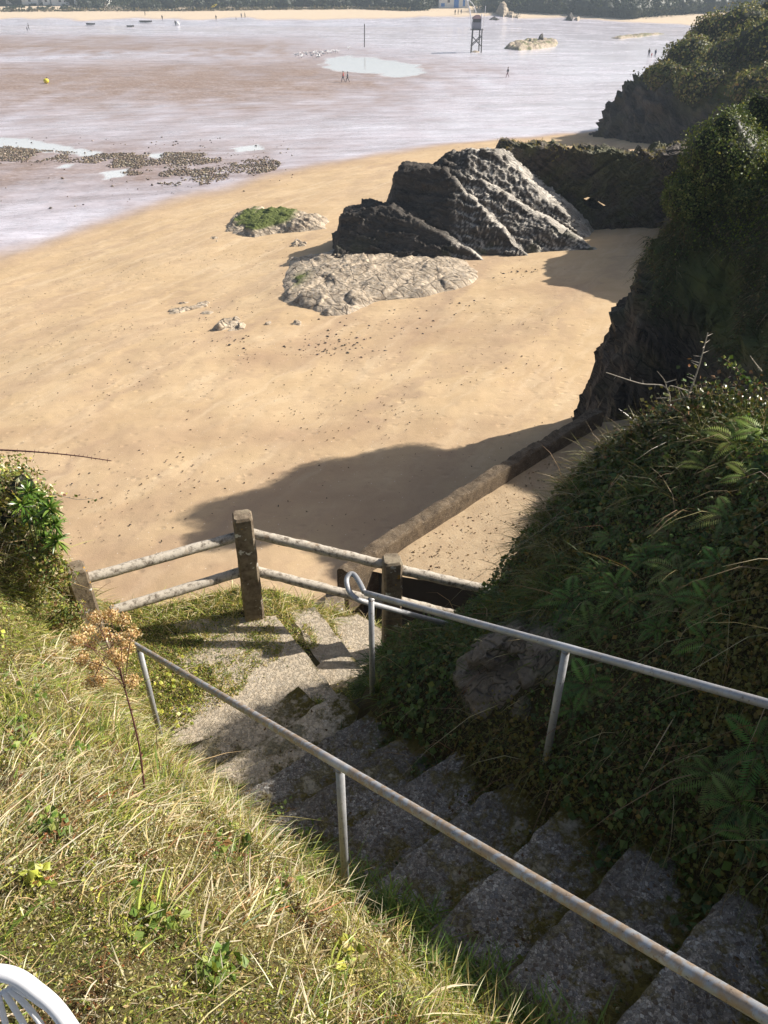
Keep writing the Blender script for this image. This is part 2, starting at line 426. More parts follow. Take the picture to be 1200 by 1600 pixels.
def mat_soil(name, a, b, c3, scale=1.0, peb=0.0):
    t = NT(name); n = t.noise(3*scale, 6, .65); n2 = t.noise(25*scale, 5, .7)
    c = t.mix(t.ramp(n, [(.35, 0), (.65, 1)]), a, b); c = t.mix(t.ramp(n2, [(.45, 0), (.65, 1)]), c, c3)
    h = n2
    if peb:
        vd = t.voro(peb); vi = t.voro(peb, out='Color')
        m = t.math('MULTIPLY', t.math('LESS_THAN', vd, .33), t.math('GREATER_THAN', vi, .62))
        c = t.mix(t.math('MULTIPLY', m, .55), c, t.mix(vi, (.2, .16, .12), (.55, .47, .36))); h = t.mix(m, n2, 1.0)
    return t.fin(c, .9, t.bump(h, .6, .02), spec=.2)
def mat_concrete(name='exposed_aggregate_concrete', dirt=1.0):
    t = NT(name)
    n = t.noise(2.2, 6, .65); n2 = t.noise(9, 5, .7)
    wv = t.new('ShaderNodeVectorMath', operation='ADD'); t.L(t.pos(), wv.inputs[0])
    nv = t.new('ShaderNodeTexNoise'); nv.inputs['Scale'].default_value = 30; t.L(t.pos(), nv.inputs['Vector'])
    sc = t.new('ShaderNodeVectorMath', operation='SCALE'); t.L(nv.outputs['Color'], sc.inputs[0]); sc.inputs['Scale'].default_value = .018
    t.L(sc.outputs[0], wv.inputs[1]); wp = wv.outputs[0]
    vd = t.voro(62, wp, feature='DISTANCE_TO_EDGE'); vi = t.voro(62, wp, out='Color')
    vd2 = t.voro(150, wp, feature='DISTANCE_TO_EDGE'); vi2 = t.voro(150, wp, out='Color')
    bw = t.new('ShaderNodeRGBToBW'); t.L(vi, bw.inputs[0]); v1 = bw.outputs[0]
    bw2 = t.new('ShaderNodeRGBToBW'); t.L(vi2, bw2.inputs[0]); v2 = bw2.outputs[0]
    matrix = t.mix(n2, (.14, .13, .12), (.27, .25, .235))
    stone = t.ramp(v1, [(.15, (.10, .095, .09)), (.4, (.27, .26, .25)), (.5, (.16, .12, .09)), (.62, (.50, .48, .45)), (.75, (.22, .22, .23)), (.85, (.72, .70, .66))])
    small = t.ramp(v2, [(.2, (.13, .12, .11)), (.6, (.32, .29, .25)), (.85, (.55, .5, .45))])
    m = t.math('MULTIPLY', t.ramp(vd, [(.04, 0), (.1, 1)]), t.ramp(v1, [(.33, 0), (.36, 1)]))
    c = t.mix(t.ramp(vd2, [(.03, 0), (.1, 1)]), matrix, small); c = t.mix(m, c, stone)
    c = t.mix(t.math('MULTIPLY', t.ramp(n, [(.42, 0), (.6, 1)]), .48*dirt), c, (.055, .045, .032))
    c = t.mix(t.math('MULTIPLY', t.ramp(t.noise(1.1, 5, .7, t.pos((1, 1, 1), (0, 0, 1))), [(.45, 0), (.62, 1)]), .45*dirt), c, (.06, .045, .035))
    if dirt < 1: c = t.mix(.6, c, t.mix(n2, (.58, .46, .32), (.82, .70, .52)))  # paler slab tone, with sunlight on the landing put into the colour
    mo = t.attr('moss'); mossn = t.math('ADD', mo, t.mr(t.noise(5, 6, .75), .3, .7, -.5, .5), True)
    mossc = t.mix(t.noise(30, 3), (.06, .055, .012), (.17, .13, .025))
    c = t.mix(t.ramp(mossn, [(.35, 0), (.6, 1)]), c, mossc)
    gi = t.math('MULTIPLY', t.ramp(t.noise(5, 5, .7), [(.58, 0), (.66, 1)]), .5)
    c = t.mix(gi, c, (.5, .46, .4))
    h = t.mix(.6, t.ramp(vd, [(0, 0), (.2, 1)]), t.ramp(vd2, [(0, 0), (.2, 1)]))
    h = t.math('MULTIPLY', h, m); h = t.math('ADD', h, t.math('MULTIPLY', n2, .6))
    return t.fin(c, .88, t.bump(h, .8, .012), spec=.3)
def mat_post():
    t = NT('lichened_concrete'); n = t.noise(18, 6, .7); n2 = t.noise(5, 5, .65)
    c = t.mix(t.ramp(n, [(.35, 0), (.65, 1)]), (.11, .085, .06), (.27, .215, .155))
    c = t.mix(t.ramp(n2, [(.5, 0), (.64, 1)]), c, (.30, .25, .18))
    g = t.new('ShaderNodeNewGeometry'); sx = t.new('ShaderNodeSeparateXYZ'); t.L(g.outputs['Normal'], sx.inputs[0])
    c = t.mix(t.math('MULTIPLY', t.ramp(t.noise(11, 4, .6), [(.63, 0), (.66, 1)]), 1.0), c, (.66, .65, .6))
    c = t.mix(t.math('MULTIPLY', t.ramp(t.noise(15, 4, .6, t.pos((1, 1, 1), (1, 2, 3))), [(.66, 0), (.69, 1)]), 1.0), c, (.5, .27, .05))
    return t.fin(c, .9, t.bump(n, .8, .012), spec=.2)
def mat_rail_concrete():
    t = NT('weathered_white_rail'); n = t.noise(22, 6, .75); n2 = t.noise(7, 5, .7)
    c = t.mix(t.ramp(n, [(.36, 0), (.52, 1)]), (.14, .115, .09), (.52, .47, .40))
    c = t.mix(t.ramp(n2, [(.56, 0), (.72, 1)]), c, (.30, .22, .15))
    return t.fin(c, .85, t.bump(n, .6, .008), spec=.25)
def mat_steel():
    t = NT('galvanised_steel')
    n = t.noise(5, 6, .7); bands = t.noise(30, 4, .6, t.pos((1, 1, 1)), .3); n3 = t.noise(120, 3)
    c = t.mix(t.ramp(n, [(.4, 0), (.65, 1)]), (.33, .345, .37), (.46, .47, .49))
    worn = t.math('MULTIPLY', t.ramp(bands, [(.42, 0), (.54, 1)]), t.attr('worn'))
    c = t.mix(t.math('MULTIPLY', worn, .85), c, t.mix(n3, (.26, .17, .10), (.44, .34, .24)))
    c = t.mix(t.math('MULTIPLY', t.ramp(t.noise(55, 4, .7), [(.60, 0), (.66, 1)]), .7), c, (.10, .07, .05))
    c = t.mix(t.attr('patch'), c, (.62, .64, .68))
    r = t.mr(n3, .3, .7, .42, .62)
    return t.fin(c, r, t.bump(t.mix(.5, bands, n3), .15, .002), metal=.35, spec=.5)
M_BEACH = mat_beach(); M_CON = mat_concrete(); M_CONLIT = mat_concrete('sunlit_pale_concrete', .35); M_POST = mat_post(); M_RAILC = mat_rail_concrete(); M_STEEL = mat_steel()
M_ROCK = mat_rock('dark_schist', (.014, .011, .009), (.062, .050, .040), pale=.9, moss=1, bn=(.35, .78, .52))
M_PALE = mat_rock('pale_schist', (.21, .16, .11), (.60, .49, .36), scale=1.6, moss=1, bn=(.55, .45, .7))
M_CLIFF = mat_rock('cliff_rock', (.028, .022, .018), (.11, .088, .068), scale=1.2, moss=1, bn=(.45, -.35, .82))
M_SOIL = mat_soil('bank_soil', (.07, .05, .025), (.15, .12, .05), (.12, .12, .035), 2.5)
M_DSOIL = mat_soil('mossy_soil', (.03, .022, .012), (.055, .05, .018), (.06, .045, .022))
M_TERR = mat_soil('terrace_gravel', (.36, .265, .17), (.50, .385, .25), (.42, .31, .2), 1.0, 34)

# ------------------------------------------------------------------ beach and tidal flats
def topix(x, y, z):
    Z = CF*y-SF*z; u = SF*y+CF*z; return 600+F*x/Z, 800-F*u/Z
ys = np.concatenate([[3, 5, 7], np.geomspace(8.5, 430, 640), np.geomspace(450, 2450, 12)])
us = np.concatenate([np.linspace(-1.25, -.72, 18)[:-1], np.linspace(-.72, .72, 460), np.linspace(.72, 1.25, 18)[1:]])
Yg = np.repeat(ys[None, :], len(us), 0); Xg = us[:, None]*(Yg*.9+8)
bx, by = Xg.ravel(), Yg.ravel(); bz = beachz(bx, by)
q = qshore(bx, by); ppx, ppy = topix(bx, by, bz)
nz = fbm(p3(bx/14, by/30), 4, 41); nz2 = fbm(p3(bx/3, by/7), 4, 43)
wet = sstep(-3.0, 2.0, q+2.2*nz+.8*nz2)
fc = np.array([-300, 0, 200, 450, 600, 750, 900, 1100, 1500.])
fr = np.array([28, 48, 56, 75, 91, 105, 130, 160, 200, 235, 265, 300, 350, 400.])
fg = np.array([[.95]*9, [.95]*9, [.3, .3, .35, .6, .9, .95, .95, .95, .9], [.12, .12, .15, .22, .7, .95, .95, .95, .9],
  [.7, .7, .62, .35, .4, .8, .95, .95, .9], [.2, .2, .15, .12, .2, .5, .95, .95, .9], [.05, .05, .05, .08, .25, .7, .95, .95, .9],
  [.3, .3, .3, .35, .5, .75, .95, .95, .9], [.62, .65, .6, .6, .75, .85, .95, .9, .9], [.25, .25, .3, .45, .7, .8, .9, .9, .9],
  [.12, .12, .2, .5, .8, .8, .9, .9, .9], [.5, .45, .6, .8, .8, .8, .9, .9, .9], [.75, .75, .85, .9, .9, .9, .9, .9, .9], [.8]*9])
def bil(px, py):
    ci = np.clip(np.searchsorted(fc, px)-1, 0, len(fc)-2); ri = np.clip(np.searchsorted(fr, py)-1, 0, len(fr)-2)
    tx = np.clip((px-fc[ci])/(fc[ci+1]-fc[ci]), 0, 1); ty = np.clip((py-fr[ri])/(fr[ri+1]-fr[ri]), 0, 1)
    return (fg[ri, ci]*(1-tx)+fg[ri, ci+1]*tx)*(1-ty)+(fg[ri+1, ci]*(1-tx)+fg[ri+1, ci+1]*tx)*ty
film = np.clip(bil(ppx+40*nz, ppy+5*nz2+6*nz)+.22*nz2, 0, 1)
mud = np.clip(1.15-1.5*film+.3*nz, 0, 1)
far_dry = sstep(352, 362, by-.0*bx+10*nz-np.clip(bx-60, 0, 60)*-.55)
wet = wet*(1-far_dry)
def pixpoly(pts, zf=beachz):
    return [tuple(gpt(px, py, zf)[:2]) for px, py in pts]
pools = [[(498, 100), (512, 92), (545, 88), (580, 90), (622, 97), (668, 107), (660, 117), (620, 121), (575, 115), (520, 113)],
         [(-10, 213), (40, 216), (105, 228), (160, 238), (150, 246), (80, 238), (20, 234), (-10, 232)],
         [(230, 241), (300, 238), (290, 246), (240, 248)], [(95, 256), (112, 253), (110, 263), (92, 262)], [(150, 270), (205, 262), (190, 276), (165, 280)],
         [(352, 232), (400, 226), (415, 234), (370, 238)]]
pool = np.zeros_like(bx)
for k, pl in enumerate(pools):
    w = pixpoly(pl); d, _ = polydist(bx, by, w, True); ins = inpoly(bx, by, w); d = np.where(ins, d, -d)
    sc = 1.5 if k == 0 else .5
    pool = np.maximum(pool, sstep(-.2*sc, .7*sc, d+(2.6 if k == 0 else 1.6)*sc*fbm(p3(bx/(2.5*sc), by/(5*sc)), 4, 49)))
pool *= wet
bz = bz-.02*pool
dampc = [(600, 740, 130, 40), (150, 880, 150, 55), (200, 700, 90, 30), (560, 800, 420, 60), (250, 900, 220, 60), (380, 680, 420, 25), (690, 520, 120, 22), (520, 540, 90, 16), (480, 780, 120, 50), (410, 560, 60, 16), (860, 455, 60, 12), (60, 780, 80, 40)]
damp = np.zeros_like(bx)
for a, b, ra, rb in dampc: damp = np.maximum(damp, .72*np.exp(-((ppx-a)/ra)**2-((ppy-b)/rb)**2))
damp = np.clip(damp+.45*fbm(p3(bx/1.5, by/.7), 4, 47)*(damp > .03), 0, 1)
damp = np.maximum(damp, sstep(-4.5, -1, q)*.35)
# footprints and wind marks as real relief near the camera
bz = bz+np.where(by < 75, .018*fbm(p3(bx*1.6, by*1.6), 4, 51)+.03*fbm(p3(bx/2, by/4), 2, 52), 0)
# the ground rises into a low wooded shore far behind the beach
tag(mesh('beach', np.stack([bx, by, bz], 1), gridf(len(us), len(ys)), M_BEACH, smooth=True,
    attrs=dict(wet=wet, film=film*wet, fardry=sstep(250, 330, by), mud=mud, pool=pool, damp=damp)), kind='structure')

# ------------------------------------------------------------------ banks around the stairs
xs = np.unique(np.concatenate([np.arange(-14, -4, .35), np.arange(-4, 4, .04), np.arange(4, 7.5, .12)]))
yy = np.unique(np.concatenate([np.arange(-6, -.5, .25), np.arange(-.5, 6.6, .04), np.arange(6.6, 9, .15)]))
V, Fq = sheet(xs, yy, nearz)
N_ = gnorm(V, len(xs), len(yy))
s_, n_ = sn(V[:, 0], V[:, 1])
# craggy outcrop in the right-hand bank beside the stairs
crag = np.clip(1.25*np.exp(-((s_+OCS)/.36)**2-((n_-OCN)/.27)**2)+.35*fbm(V*3.0, 3, 64)*(np.hypot(s_+OCS, n_-OCN) < 1), 0, 1)
V = V+N_*(crag*.05)[:, None]
isl = (n_ < 1.6)
fcx = V[Fq].mean(1); fs, fn = sn(fcx[:, 0], fcx[:, 1])
mask = fn < 1.75
moss = np.zeros(len(V))
soil_o = mesh('left_bank', V, Fq[mask], M_SOIL, smooth=True); tag(soil_o, kind='structure'); soil_o.name = 'grassy_ground'
ob = mesh('bank_ground', V, Fq[~mask], M_DSOIL, smooth=True); tag(ob, kind='structure')
# the bare rock of the outcrop, a skin standing proud of the soil
def outcrop():
    c = xy(-OCS, OCN); gx, gy = np.arange(c[0]-.75, c[0]+.75, .013), np.arange(c[1]-.75, c[1]+.75, .013)
    A, Fo = sheet(gx, gy, nearz); No = gnorm(A, len(gx), len(gy)); so, n2_ = sn(A[:, 0], A[:, 1])
    w = np.exp(-((so+OCS)/.36)**2-((n2_-OCN)/.27)**2)+.30*fbm(A*3.0, 3, 64)+.12*fbm(A*9, 3, 65); lift = sstep(.10, .75, w)
    A2 = A+No*(-.03+.13*lift)[:, None]; D_ = DISP(A2, No, .050, .075, (.62, .10, -.70), 67)-A2; A2 = A2+D_*(.25+.75*lift)[:, None]
    k = (w[Fo].mean(1) > .12); Fo = Fo[k]; idx = np.unique(Fo); rm = np.zeros(len(A2), int); rm[idx] = np.arange(len(idx))
    ms = np.clip(.62-.75*lift[idx]+.7*fbm(A2[idx]*5, 4, 66), 0, 1)
    o = mesh('rock_outcrop', A2[idx], rm[Fo], mat_rock('bank_rock', (.045, .036, .028), (.20, .165, .13), scale=5, moss=1, bn=(.62, .10, -.70)), smooth=False, attrs=dict(moss=ms, pale=np.zeros(len(idx))))
    tag(o, 'craggy bare rock face poking out of the dark mossy bank beside the stairs', 'rock')
    return A2[idx], No[idx], ms

# ------------------------------------------------------------------ concrete stairs
stairs = empty('concrete_staircase', (0, 0, 0)); tag(stairs, 'flight of rough pebbly concrete steps between the two metal handrails', 'stairs')
RISE, RUN = .178, .395
def step_block(name, c0, du, dv, length, width, z, h, parent, seed, mossk=1.0, fan=0.0):
    """top sheet + riser: du runs along the flight (towards the nose), dv across"""
    nu, nv = int(length/.025)+2, int(width/.025)+2
    U = np.linspace(0, length, nu); Vv = np.linspace(0, width, nv)
    prof = [(u, 0.0) for u in U]+[(length+.004, -.02), (length-.012, -.06), (length-.015, -.12), (length-.015, -h)]
    pts = []; ms = []
    for (u, dz) in prof:
        for v in Vv:
            f = 1+fan*(v/width-.5)
            pts.append((c0[0]+du[0]*u*f+dv[0]*v, c0[1]+du[1]*u*f+dv[1]*v, z+dz)); 
            ms.append((u, v, dz))
    A = np.array(pts); ms = np.array(ms)
    nn = fbm(A*4+seed*7, 4, 71); nf = fbm(A*22, 3, 72)
    nose = np.exp(-((ms[:, 0]-length)/.03)**2)
    A[:, 2] += .026*nn+.008*nf+.035*np.exp(-ms[:, 0]/.09)*(ms[:, 2] == 0)+.03*np.exp(-np.minimum(ms[:, 1], width-ms[:, 1])/.16)*(ms[:, 2] == 0)-.030*nose*np.clip(.5+1.2*fbm(A*6, 3, 73), 0, 1)
    A[:, 0] += du[0]*(.040*fbm(A*3.0+9, 4, 74)+.008*nf)*(ms[:, 0] > length*.8); A[:, 1] += du[1]*(.040*fbm(A*3.0+9, 4, 74)+.008*nf)*(ms[:, 0] > length*.8)
    edge = np.minimum(ms[:, 1], width-ms[:, 1])
    mo = np.exp(-ms[:, 0]/.09)*.75+.5*np.exp(-edge/.10)+.6*(ms[:, 2] < -.01)+.30
    return mesh(name, A, gridf(len(prof), nv), M_CON if seed < 10 or seed > 30 else M_CONLIT, parent, smooth=True, attrs=dict(moss=np.clip(mo*mossk, 0, 1)))  # lowest steps take the concrete copy painted as sunlit
k = 0; s = -.45+RUN*4
while s > -3.5:                                        # s is where the back of the tread lies
    zt = -2.83+.45*(s-RUN)
    x0, y0 = xy(s+.03, 1.06+.03*math.sin(k*2.1))
    step_block('step', (x0, y0), (-DX, -DY), (NX, NY), RUN+.03, 1.18 if s > -3.1 else 1.12, zt-(.03 if s < -3.1 else 0), .34, stairs, k)
    s -= RUN; k += 1
# landing slab and winding lower treads
low = empty('lower_staircase', (0, 0, 0)); tag(low, 'short sunlit concrete treads winding down right behind the fence corner', 'stairs')
def quad_tread(pxs, z, mossk=.6, seed=0, h=.3):
    c = [gpt(px, py, lambda x, y: np.zeros_like(x)+z)[:2] for px, py in pxs]   # near-left, far-left, far-right, near-right
    n = 26; a = np.linspace(0, 1, n); U, Vv = np.meshgrid(a, a, indexing='ij'); U = U.ravel()[:, None]; Vv = Vv.ravel()[:, None]
    A = (1-U)*(1-Vv)*c[0]+(1-U)*Vv*c[1]+U*Vv*c[2]+U*(1-Vv)*c[3]
    A = np.concatenate([A, np.full((len(A), 1), z)], 1)
    A[:, 2] += .012*fbm(A*4+seed, 3, 75)+.005*fbm(A*20, 3, 76)
    A[:, :2] += (.012*fbm(A*5+seed, 3, 77))[:, None]
    G = A.reshape(n, n, 3); ring = np.concatenate([G[0, :], G[1:, -1], G[-1, -2::-1], G[-2:0:-1, 0]]); m = len(ring)
    lowr = ring.copy(); lowr[:, 2] -= h; base = len(A); V2 = np.concatenate([A, ring, lowr])
    i = np.arange(m); Fs = np.concatenate([gridf(n, n), np.stack([base+i, base+(i+1) % m, base+m+(i+1) % m, base+m+i], 1)])
    uu = np.concatenate([np.minimum.reduce([U[:, 0], Vv[:, 0], 1-U[:, 0], 1-Vv[:, 0]]), np.full(2*m, .1)])
    return mesh('tread', V2, Fs, M_CONLIT, low, smooth=True, attrs=dict(moss=np.clip((.55*np.exp(-uu/.08)+.1)*mossk, 0, 1)))
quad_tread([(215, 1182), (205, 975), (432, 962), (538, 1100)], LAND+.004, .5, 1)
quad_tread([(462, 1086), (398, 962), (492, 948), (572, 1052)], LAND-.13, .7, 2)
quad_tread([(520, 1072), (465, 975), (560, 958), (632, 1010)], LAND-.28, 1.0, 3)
for kk in range(5):                                            # the flight goes on down behind the corner post
    x0 = .12+.32*kk; z0 = LAND-.46-.17*kk
    step_block('tread', (x0, 4.42-.03*kk), (1, -.04), (0.04, 1), .34, .78, z0, .34, low, 40+kk, .5)
# low concrete kerb beside the lower flight
kb = MB(); kb.add([(.22, 5.22, -5.0), (1.75, 5.12, -5.86), (1.75, 5.34, -5.86), (.22, 5.44, -5.0), (.22, 5.22, -5.5), (1.75, 5.12, -6.5), (1.75, 5.34, -6.5), (.22, 5.44, -5.5)],
   [(0, 1, 2, 3), (4, 7, 6, 5), (0, 4, 5, 1), (1, 5, 6, 2), (2, 6, 7, 3), (3, 7, 4, 0)])
kb.build('kerb', M_POST, low)

# ------------------------------------------------------------------ galvanised handrails
PR = .019
def steel(name, pts, parent, rad=PR, worn=1.0, patches=(), seg=20):
    mb = MB(); mb.tube(pts, rad, seg); V = np.array(mb.v)
    pa = np.zeros(len(V))
    for c, r in patches: pa = np.maximum(pa, (np.linalg.norm(V-np.asarray(c), axis=1) < r).astype(float))
    o = mesh(name, V, mb.f, M_STEEL, parent, smooth=True, attrs=dict(worn=np.full(len(V), worn), patch=pa*.6))
    return o
def lerp(a, b, t): return np.asarray(a)*(1-t)+np.asarray(b)*t
rA, rC = P(1200, 1590, 1.73), P(205, 1004, 5.3)
rB = P(535, 1195, 3.17); d_ = rA-rC; rB = rC+d_*np.dot(rB-rC, d_)/np.dot(d_, d_)
hr = empty('handrail', tuple(rC+(0, 0, -.95))); tag(hr, 'long worn metal handrail in sunlight along the left edge of the steps', 'handrail')
far_e = rC-(d_/np.linalg.norm(d_))*.25
steel('rail', [far_e+(rA+d_*.9-far_e)*k/60 for k in range(61)], hr, patches=[(rB, .11)])
pC = rC+d_*.036
steel('post', [rB-(0, 0, .012), (rB[0], rB[1], rB[2]-1.02)], hr, PR*.97, .1)
steel('post', [pC-(0, 0, .012), (pC[0], pC[1], pC[2]-1.0)], hr, PR*.97, .1)
pD = rA+d_*.33
steel('post', [pD-(0, 0, .012), (pD[0], pD[1], pD[2]-1.1)], hr, PR*.97, .1)
rL, rM, rR = P(572, 927, 4.86), P(885, 1012, 3.6), P(1200, 1100, 2.88)
h2 = empty('handrail', (rL[0], rL[1], rL[2]-.95)); tag(h2, 'looped metal handrail in the shade of the fern bank, right of the steps', 'handrail')
dR = rR-rM
steel('rail', [lerp(rL, rM, k/14) for k in range(14)]+[rM+dR*k/14 for k in range(60)], h2, worn=.25, patches=[(rM, .1)])
Lp = P(580, 932, 4.83)
steel('post', [Lp-(0, 0, .012), (Lp[0], Lp[1], Lp[2]-1.0)], h2, PR*.97, .1)
steel('post', [rM-(0, 0, .012), (rM[0], rM[1], rM[2]-1.05)], h2, PR*.97, .1)
loop = bez([P(569, 925, 4.87), P(561, 909, 4.95), P(553, 898, 5.0), P(546, 898, 5.0), P(541.5, 908, 4.98), P(546, 924, 4.94), P(558, 936, 4.90), P(580, 943, 4.95), P(650, 962, 5.25), P(695, 974, 5.5), P(718, 982, 5.65)], 7)
steel('end_loop', loop, h2, PR*.9, .1)
e = P(704, 978, 5.55); steel('post', [e-(0, 0, .012), (e[0]+.0, e[1], e[2]-.9)], h2, PR*.9, .1)

# ------------------------------------------------------------------ concrete fence round the landing
fence = empty('concrete_fence', (-1.09, 5.03, LAND)); tag(fence, 'weathered concrete post fence with round white rails guarding the landing', 'fence')
def fpost(px_top, py_top, y, zb, w, rz, tilt=(0, 0), name='post'):
    t = PY(px_top, py_top, y); h = t[2]-zb
    n = 30; V = []; Fc = []
    A = []
    for i in range(n+1):
        f = i/n; z = zb-.25+(h+.25)*f; k = w/2*(1-.10*f)
        if i == n: k *= .86
        if i == n-1: z = t[2]-.022
        cx, cy = t[0]+tilt[0]*(1-f), t[1]+tilt[1]*(1-f)
        b = .018
        for (a, c) in ((-k+b, -k), (0, -k), (k-b, -k), (k, -k+b), (k, 0), (k, k-b), (k-b, k), (0, k), (-k+b, k), (-k, k-b), (-k, 0), (-k, -k+b)):
            A.append((cx+a*math.cos(rz)-c*math.sin(rz), cy+a*math.sin(rz)+c*math.cos(rz), z))
    m = 12
    for i in range(n):
        for j in range(m): Fc.append((i*m+j, i*m+(j+1) % m, (i+1)*m+(j+1) % m, (i+1)*m+j))
    Fc.append(tuple(range(n*m, n*m+m)))
    A = np.array(A); A += (.006*fbm(A*9, 3, 81))[:, None]*np.array([1, 1, .3])
    return t, mesh(name, A, Fc, M_POST, fence, smooth=False)
p1, _ = fpost(378, 804, 5.10, LAND, .17, math.radians(14))
p2, _ = fpost(613, 872, 4.95, LAND-.25, .165, math.radians(8))
p0, _ = fpost(116, 885, 4.50, -4.5, .165, math.radians(30), (.02, 0))
def frail(a, b, r, sag=0.0):
    mb = MB(); mb.tube([lerp(a, b, k/40)+np.array([0, 0, -sag*math.sin(math.pi*k/40)]) for k in range(41)], r, 14); V = np.array(mb.v)
    V += (.004*fbm(V*14, 3, 82))[:, None]; mesh('rail', V, mb.f, M_RAILC, fence, smooth=True)
R_ = .041
frail(PY(128, 906, 4.50), PY(372, 838, 5.08), R_); frail(PY(172, 955, 4.56), PY(378, 893, 5.08), R_)
frail(PY(388, 832, 5.12), PY(608, 884, 4.98), R_); frail(PY(388, 889, 5.12), PY(605, 944, 4.98), R_)
frail(PY(620, 889, 4.95), PY(835, 938, 4.85), R_); frail(PY(620, 938, 4.95), PY(810, 986, 4.85), R_)

# ------------------------------------------------------------------ terrace and its sea wall
TZ = -8.5; WT = -8.0
def gz(px, py, z): return gpt(px, py, lambda x, y: np.zeros_like(x)+z)
wallc = [gz(536, 884, WT), gz(600, 836, WT), gz(680, 786, WT), gz(765, 733, WT), gz(850, 682, WT), gz(938, 634, WT)]
wc = bez(wallc, 26); nw = len(wc); pr = [(-.17, -3.2), (-.155, -1.5), (-.14, -.6), (-.135, -.16), (-.11, -.114), (-.04, -.106), (.04, -.11), (.095, -.116), (.12, -.16), (.13, -.35), (.135, -.62), (.14, -.9)]
A = []
for i, c in enumerate(wc):
    t = wc[min(i+1, nw-1)]-wc[max(i-1, 0)]; t = t/np.linalg.norm(t); r = np.array([t[1], -t[0], 0])
    for a, dz in pr: A.append(c+r*a+np.array([0, 0, dz+WT-c[2]]))
A = np.array(A); A += (.07*fbm(A*2.0, 4, 91)+.05*(cell(A*2.2, 95)[1]-.5)+.02*fbm(A*9, 3, 92))[:, None]*np.array([.6, .6, 1])
Fl = [tuple(f) for f in gridf(nw, len(pr))]+[tuple(range(len(pr)))]
tw = mesh('terrace_wall', A, Fl, mat_soil('old_wall_concrete', (.07, .05, .035), (.20, .15, .10), (.13, .10, .07), 2.0, 60), smooth=False)
tag(tw, 'low weathered concrete wall running from the dark pit up to the cliff foot', 'wall')
wxy = [tuple(c[:2]) for c in wc]
def terrz(x, y): return TZ+.04*fbm(p3(x*1.3, y*1.3), 4, 93)+.06*sstep(.9, 0, polydist(x, y, wxy)[0])
e1, e2 = gz(556, 882, TZ)[:2], gz(772, 924, TZ)[:2]
ny, nx = 130, 120; A = []; ed = []
for j in range(ny):
    f = j/(ny-1)
    wp_ = np.array(wc[int(f*(nw-1))][:2]); rp = lerp(e2+(e2-e1)*1.8, np.array([7.5, 17.0]), f)
    wp_ = lerp(e1, wp_, min(1, f*8)) if f < .125 else wp_
    for i in range(nx):
        p = lerp(wp_, rp, i/(nx-1)); A.append((p[0], p[1], 0))
A = np.array(A); A[:, 2] = terrz(A[:, 0], A[:, 1])
fr0 = A[:nx].copy(); fr0[:, 2] = -11.6; fr0[:, 1] += .02; lip = A[:nx].copy(); lip[:, 1] -= .05; lip[:, 2] -= .02
A2 = np.concatenate([lip, A]); tag(mesh('terrace_ground', A2, gridf(ny+1, nx), M_TERR, smooth=True), kind='structure')
lp2 = lip.copy(); lp2[:, 2] -= .004; tag(mesh('terrace_front', np.concatenate([fr0+np.array([0, .12, 0]), lp2+np.array([0, .02, 0])]), gridf(2, nx), plain('shade_black_wall', (.022, .018, .015), .9, 0, .4, 6, .5)), 'wall painted shade-black under the edge of the sandy terrace, facing the fence', 'wall')  # near-black colour stands in for the deep shade of the pit
# side wall closing the pit on the sea side
pit = MB(); a_, b_ = gz(522, 890, WT)[:2], (-.9, 6.6)
pit.box(((a_[0]+b_[0])/2, (a_[1]+b_[1])/2, -10.1), (math.hypot(a_[0]-b_[0], a_[1]-b_[1]), .3, 3.2), math.atan2(a_[1]-b_[1], a_[0]-b_[0]))
tag(pit.build('retaining_wall', M_POST), 'dark concrete retaining wall at the seaward side of the pit below the fence', 'wall')

# ------------------------------------------------------------------ cliffs and rocks
def strata(V, nrm, amp, thick, bn, seed, warp=.35, fine=1.0, rough=0.0):
    """fractured, bedded blocks: displacement by anisotropic cells lying along the bedding plane"""
    w = np.array(bn, float); w /= np.linalg.norm(w); u = np.cross(w, [.3, 1, .2]); u /= np.linalg.norm(u); v = np.cross(w, u)
    wp_ = (warp+.25)*np.stack([fbm(V*(.35/thick)+k*9, 3, seed+k) for k in range(3)], 1)
    q = np.stack([V@u/(5.0*thick), V@v/(3.2*thick), V@w/thick], 1)+wp_
    _, a1, o1 = cell(q, seed); _, a2, o2 = cell(q*2.3+5, seed+3)
    d = amp*(1.7*(a1-.5)+1.0*o1[:, 2]*(.4+a1)+.8*o1[:, 0]*(a1*2-1))+amp*.33*(1.4*(a2-.5)+.9*o2[:, 2]+.6*o2[:, 1]*(a2*2-1))
    d = d+amp*fine*(.45*fbm(V*(.25/thick), 3, seed+5)+.22*fbm(V*(2.0/thick), 3, seed+6, ridged=True))
    d = d+rough*(fbm(V*6.5, 4, seed+8, ridged=True)+.6*(cell(V*5, seed+9)[1]-.5))
    return V+nrm*d[:, None]
DISP = strata
OCV, OCN_, OCM = outcrop()
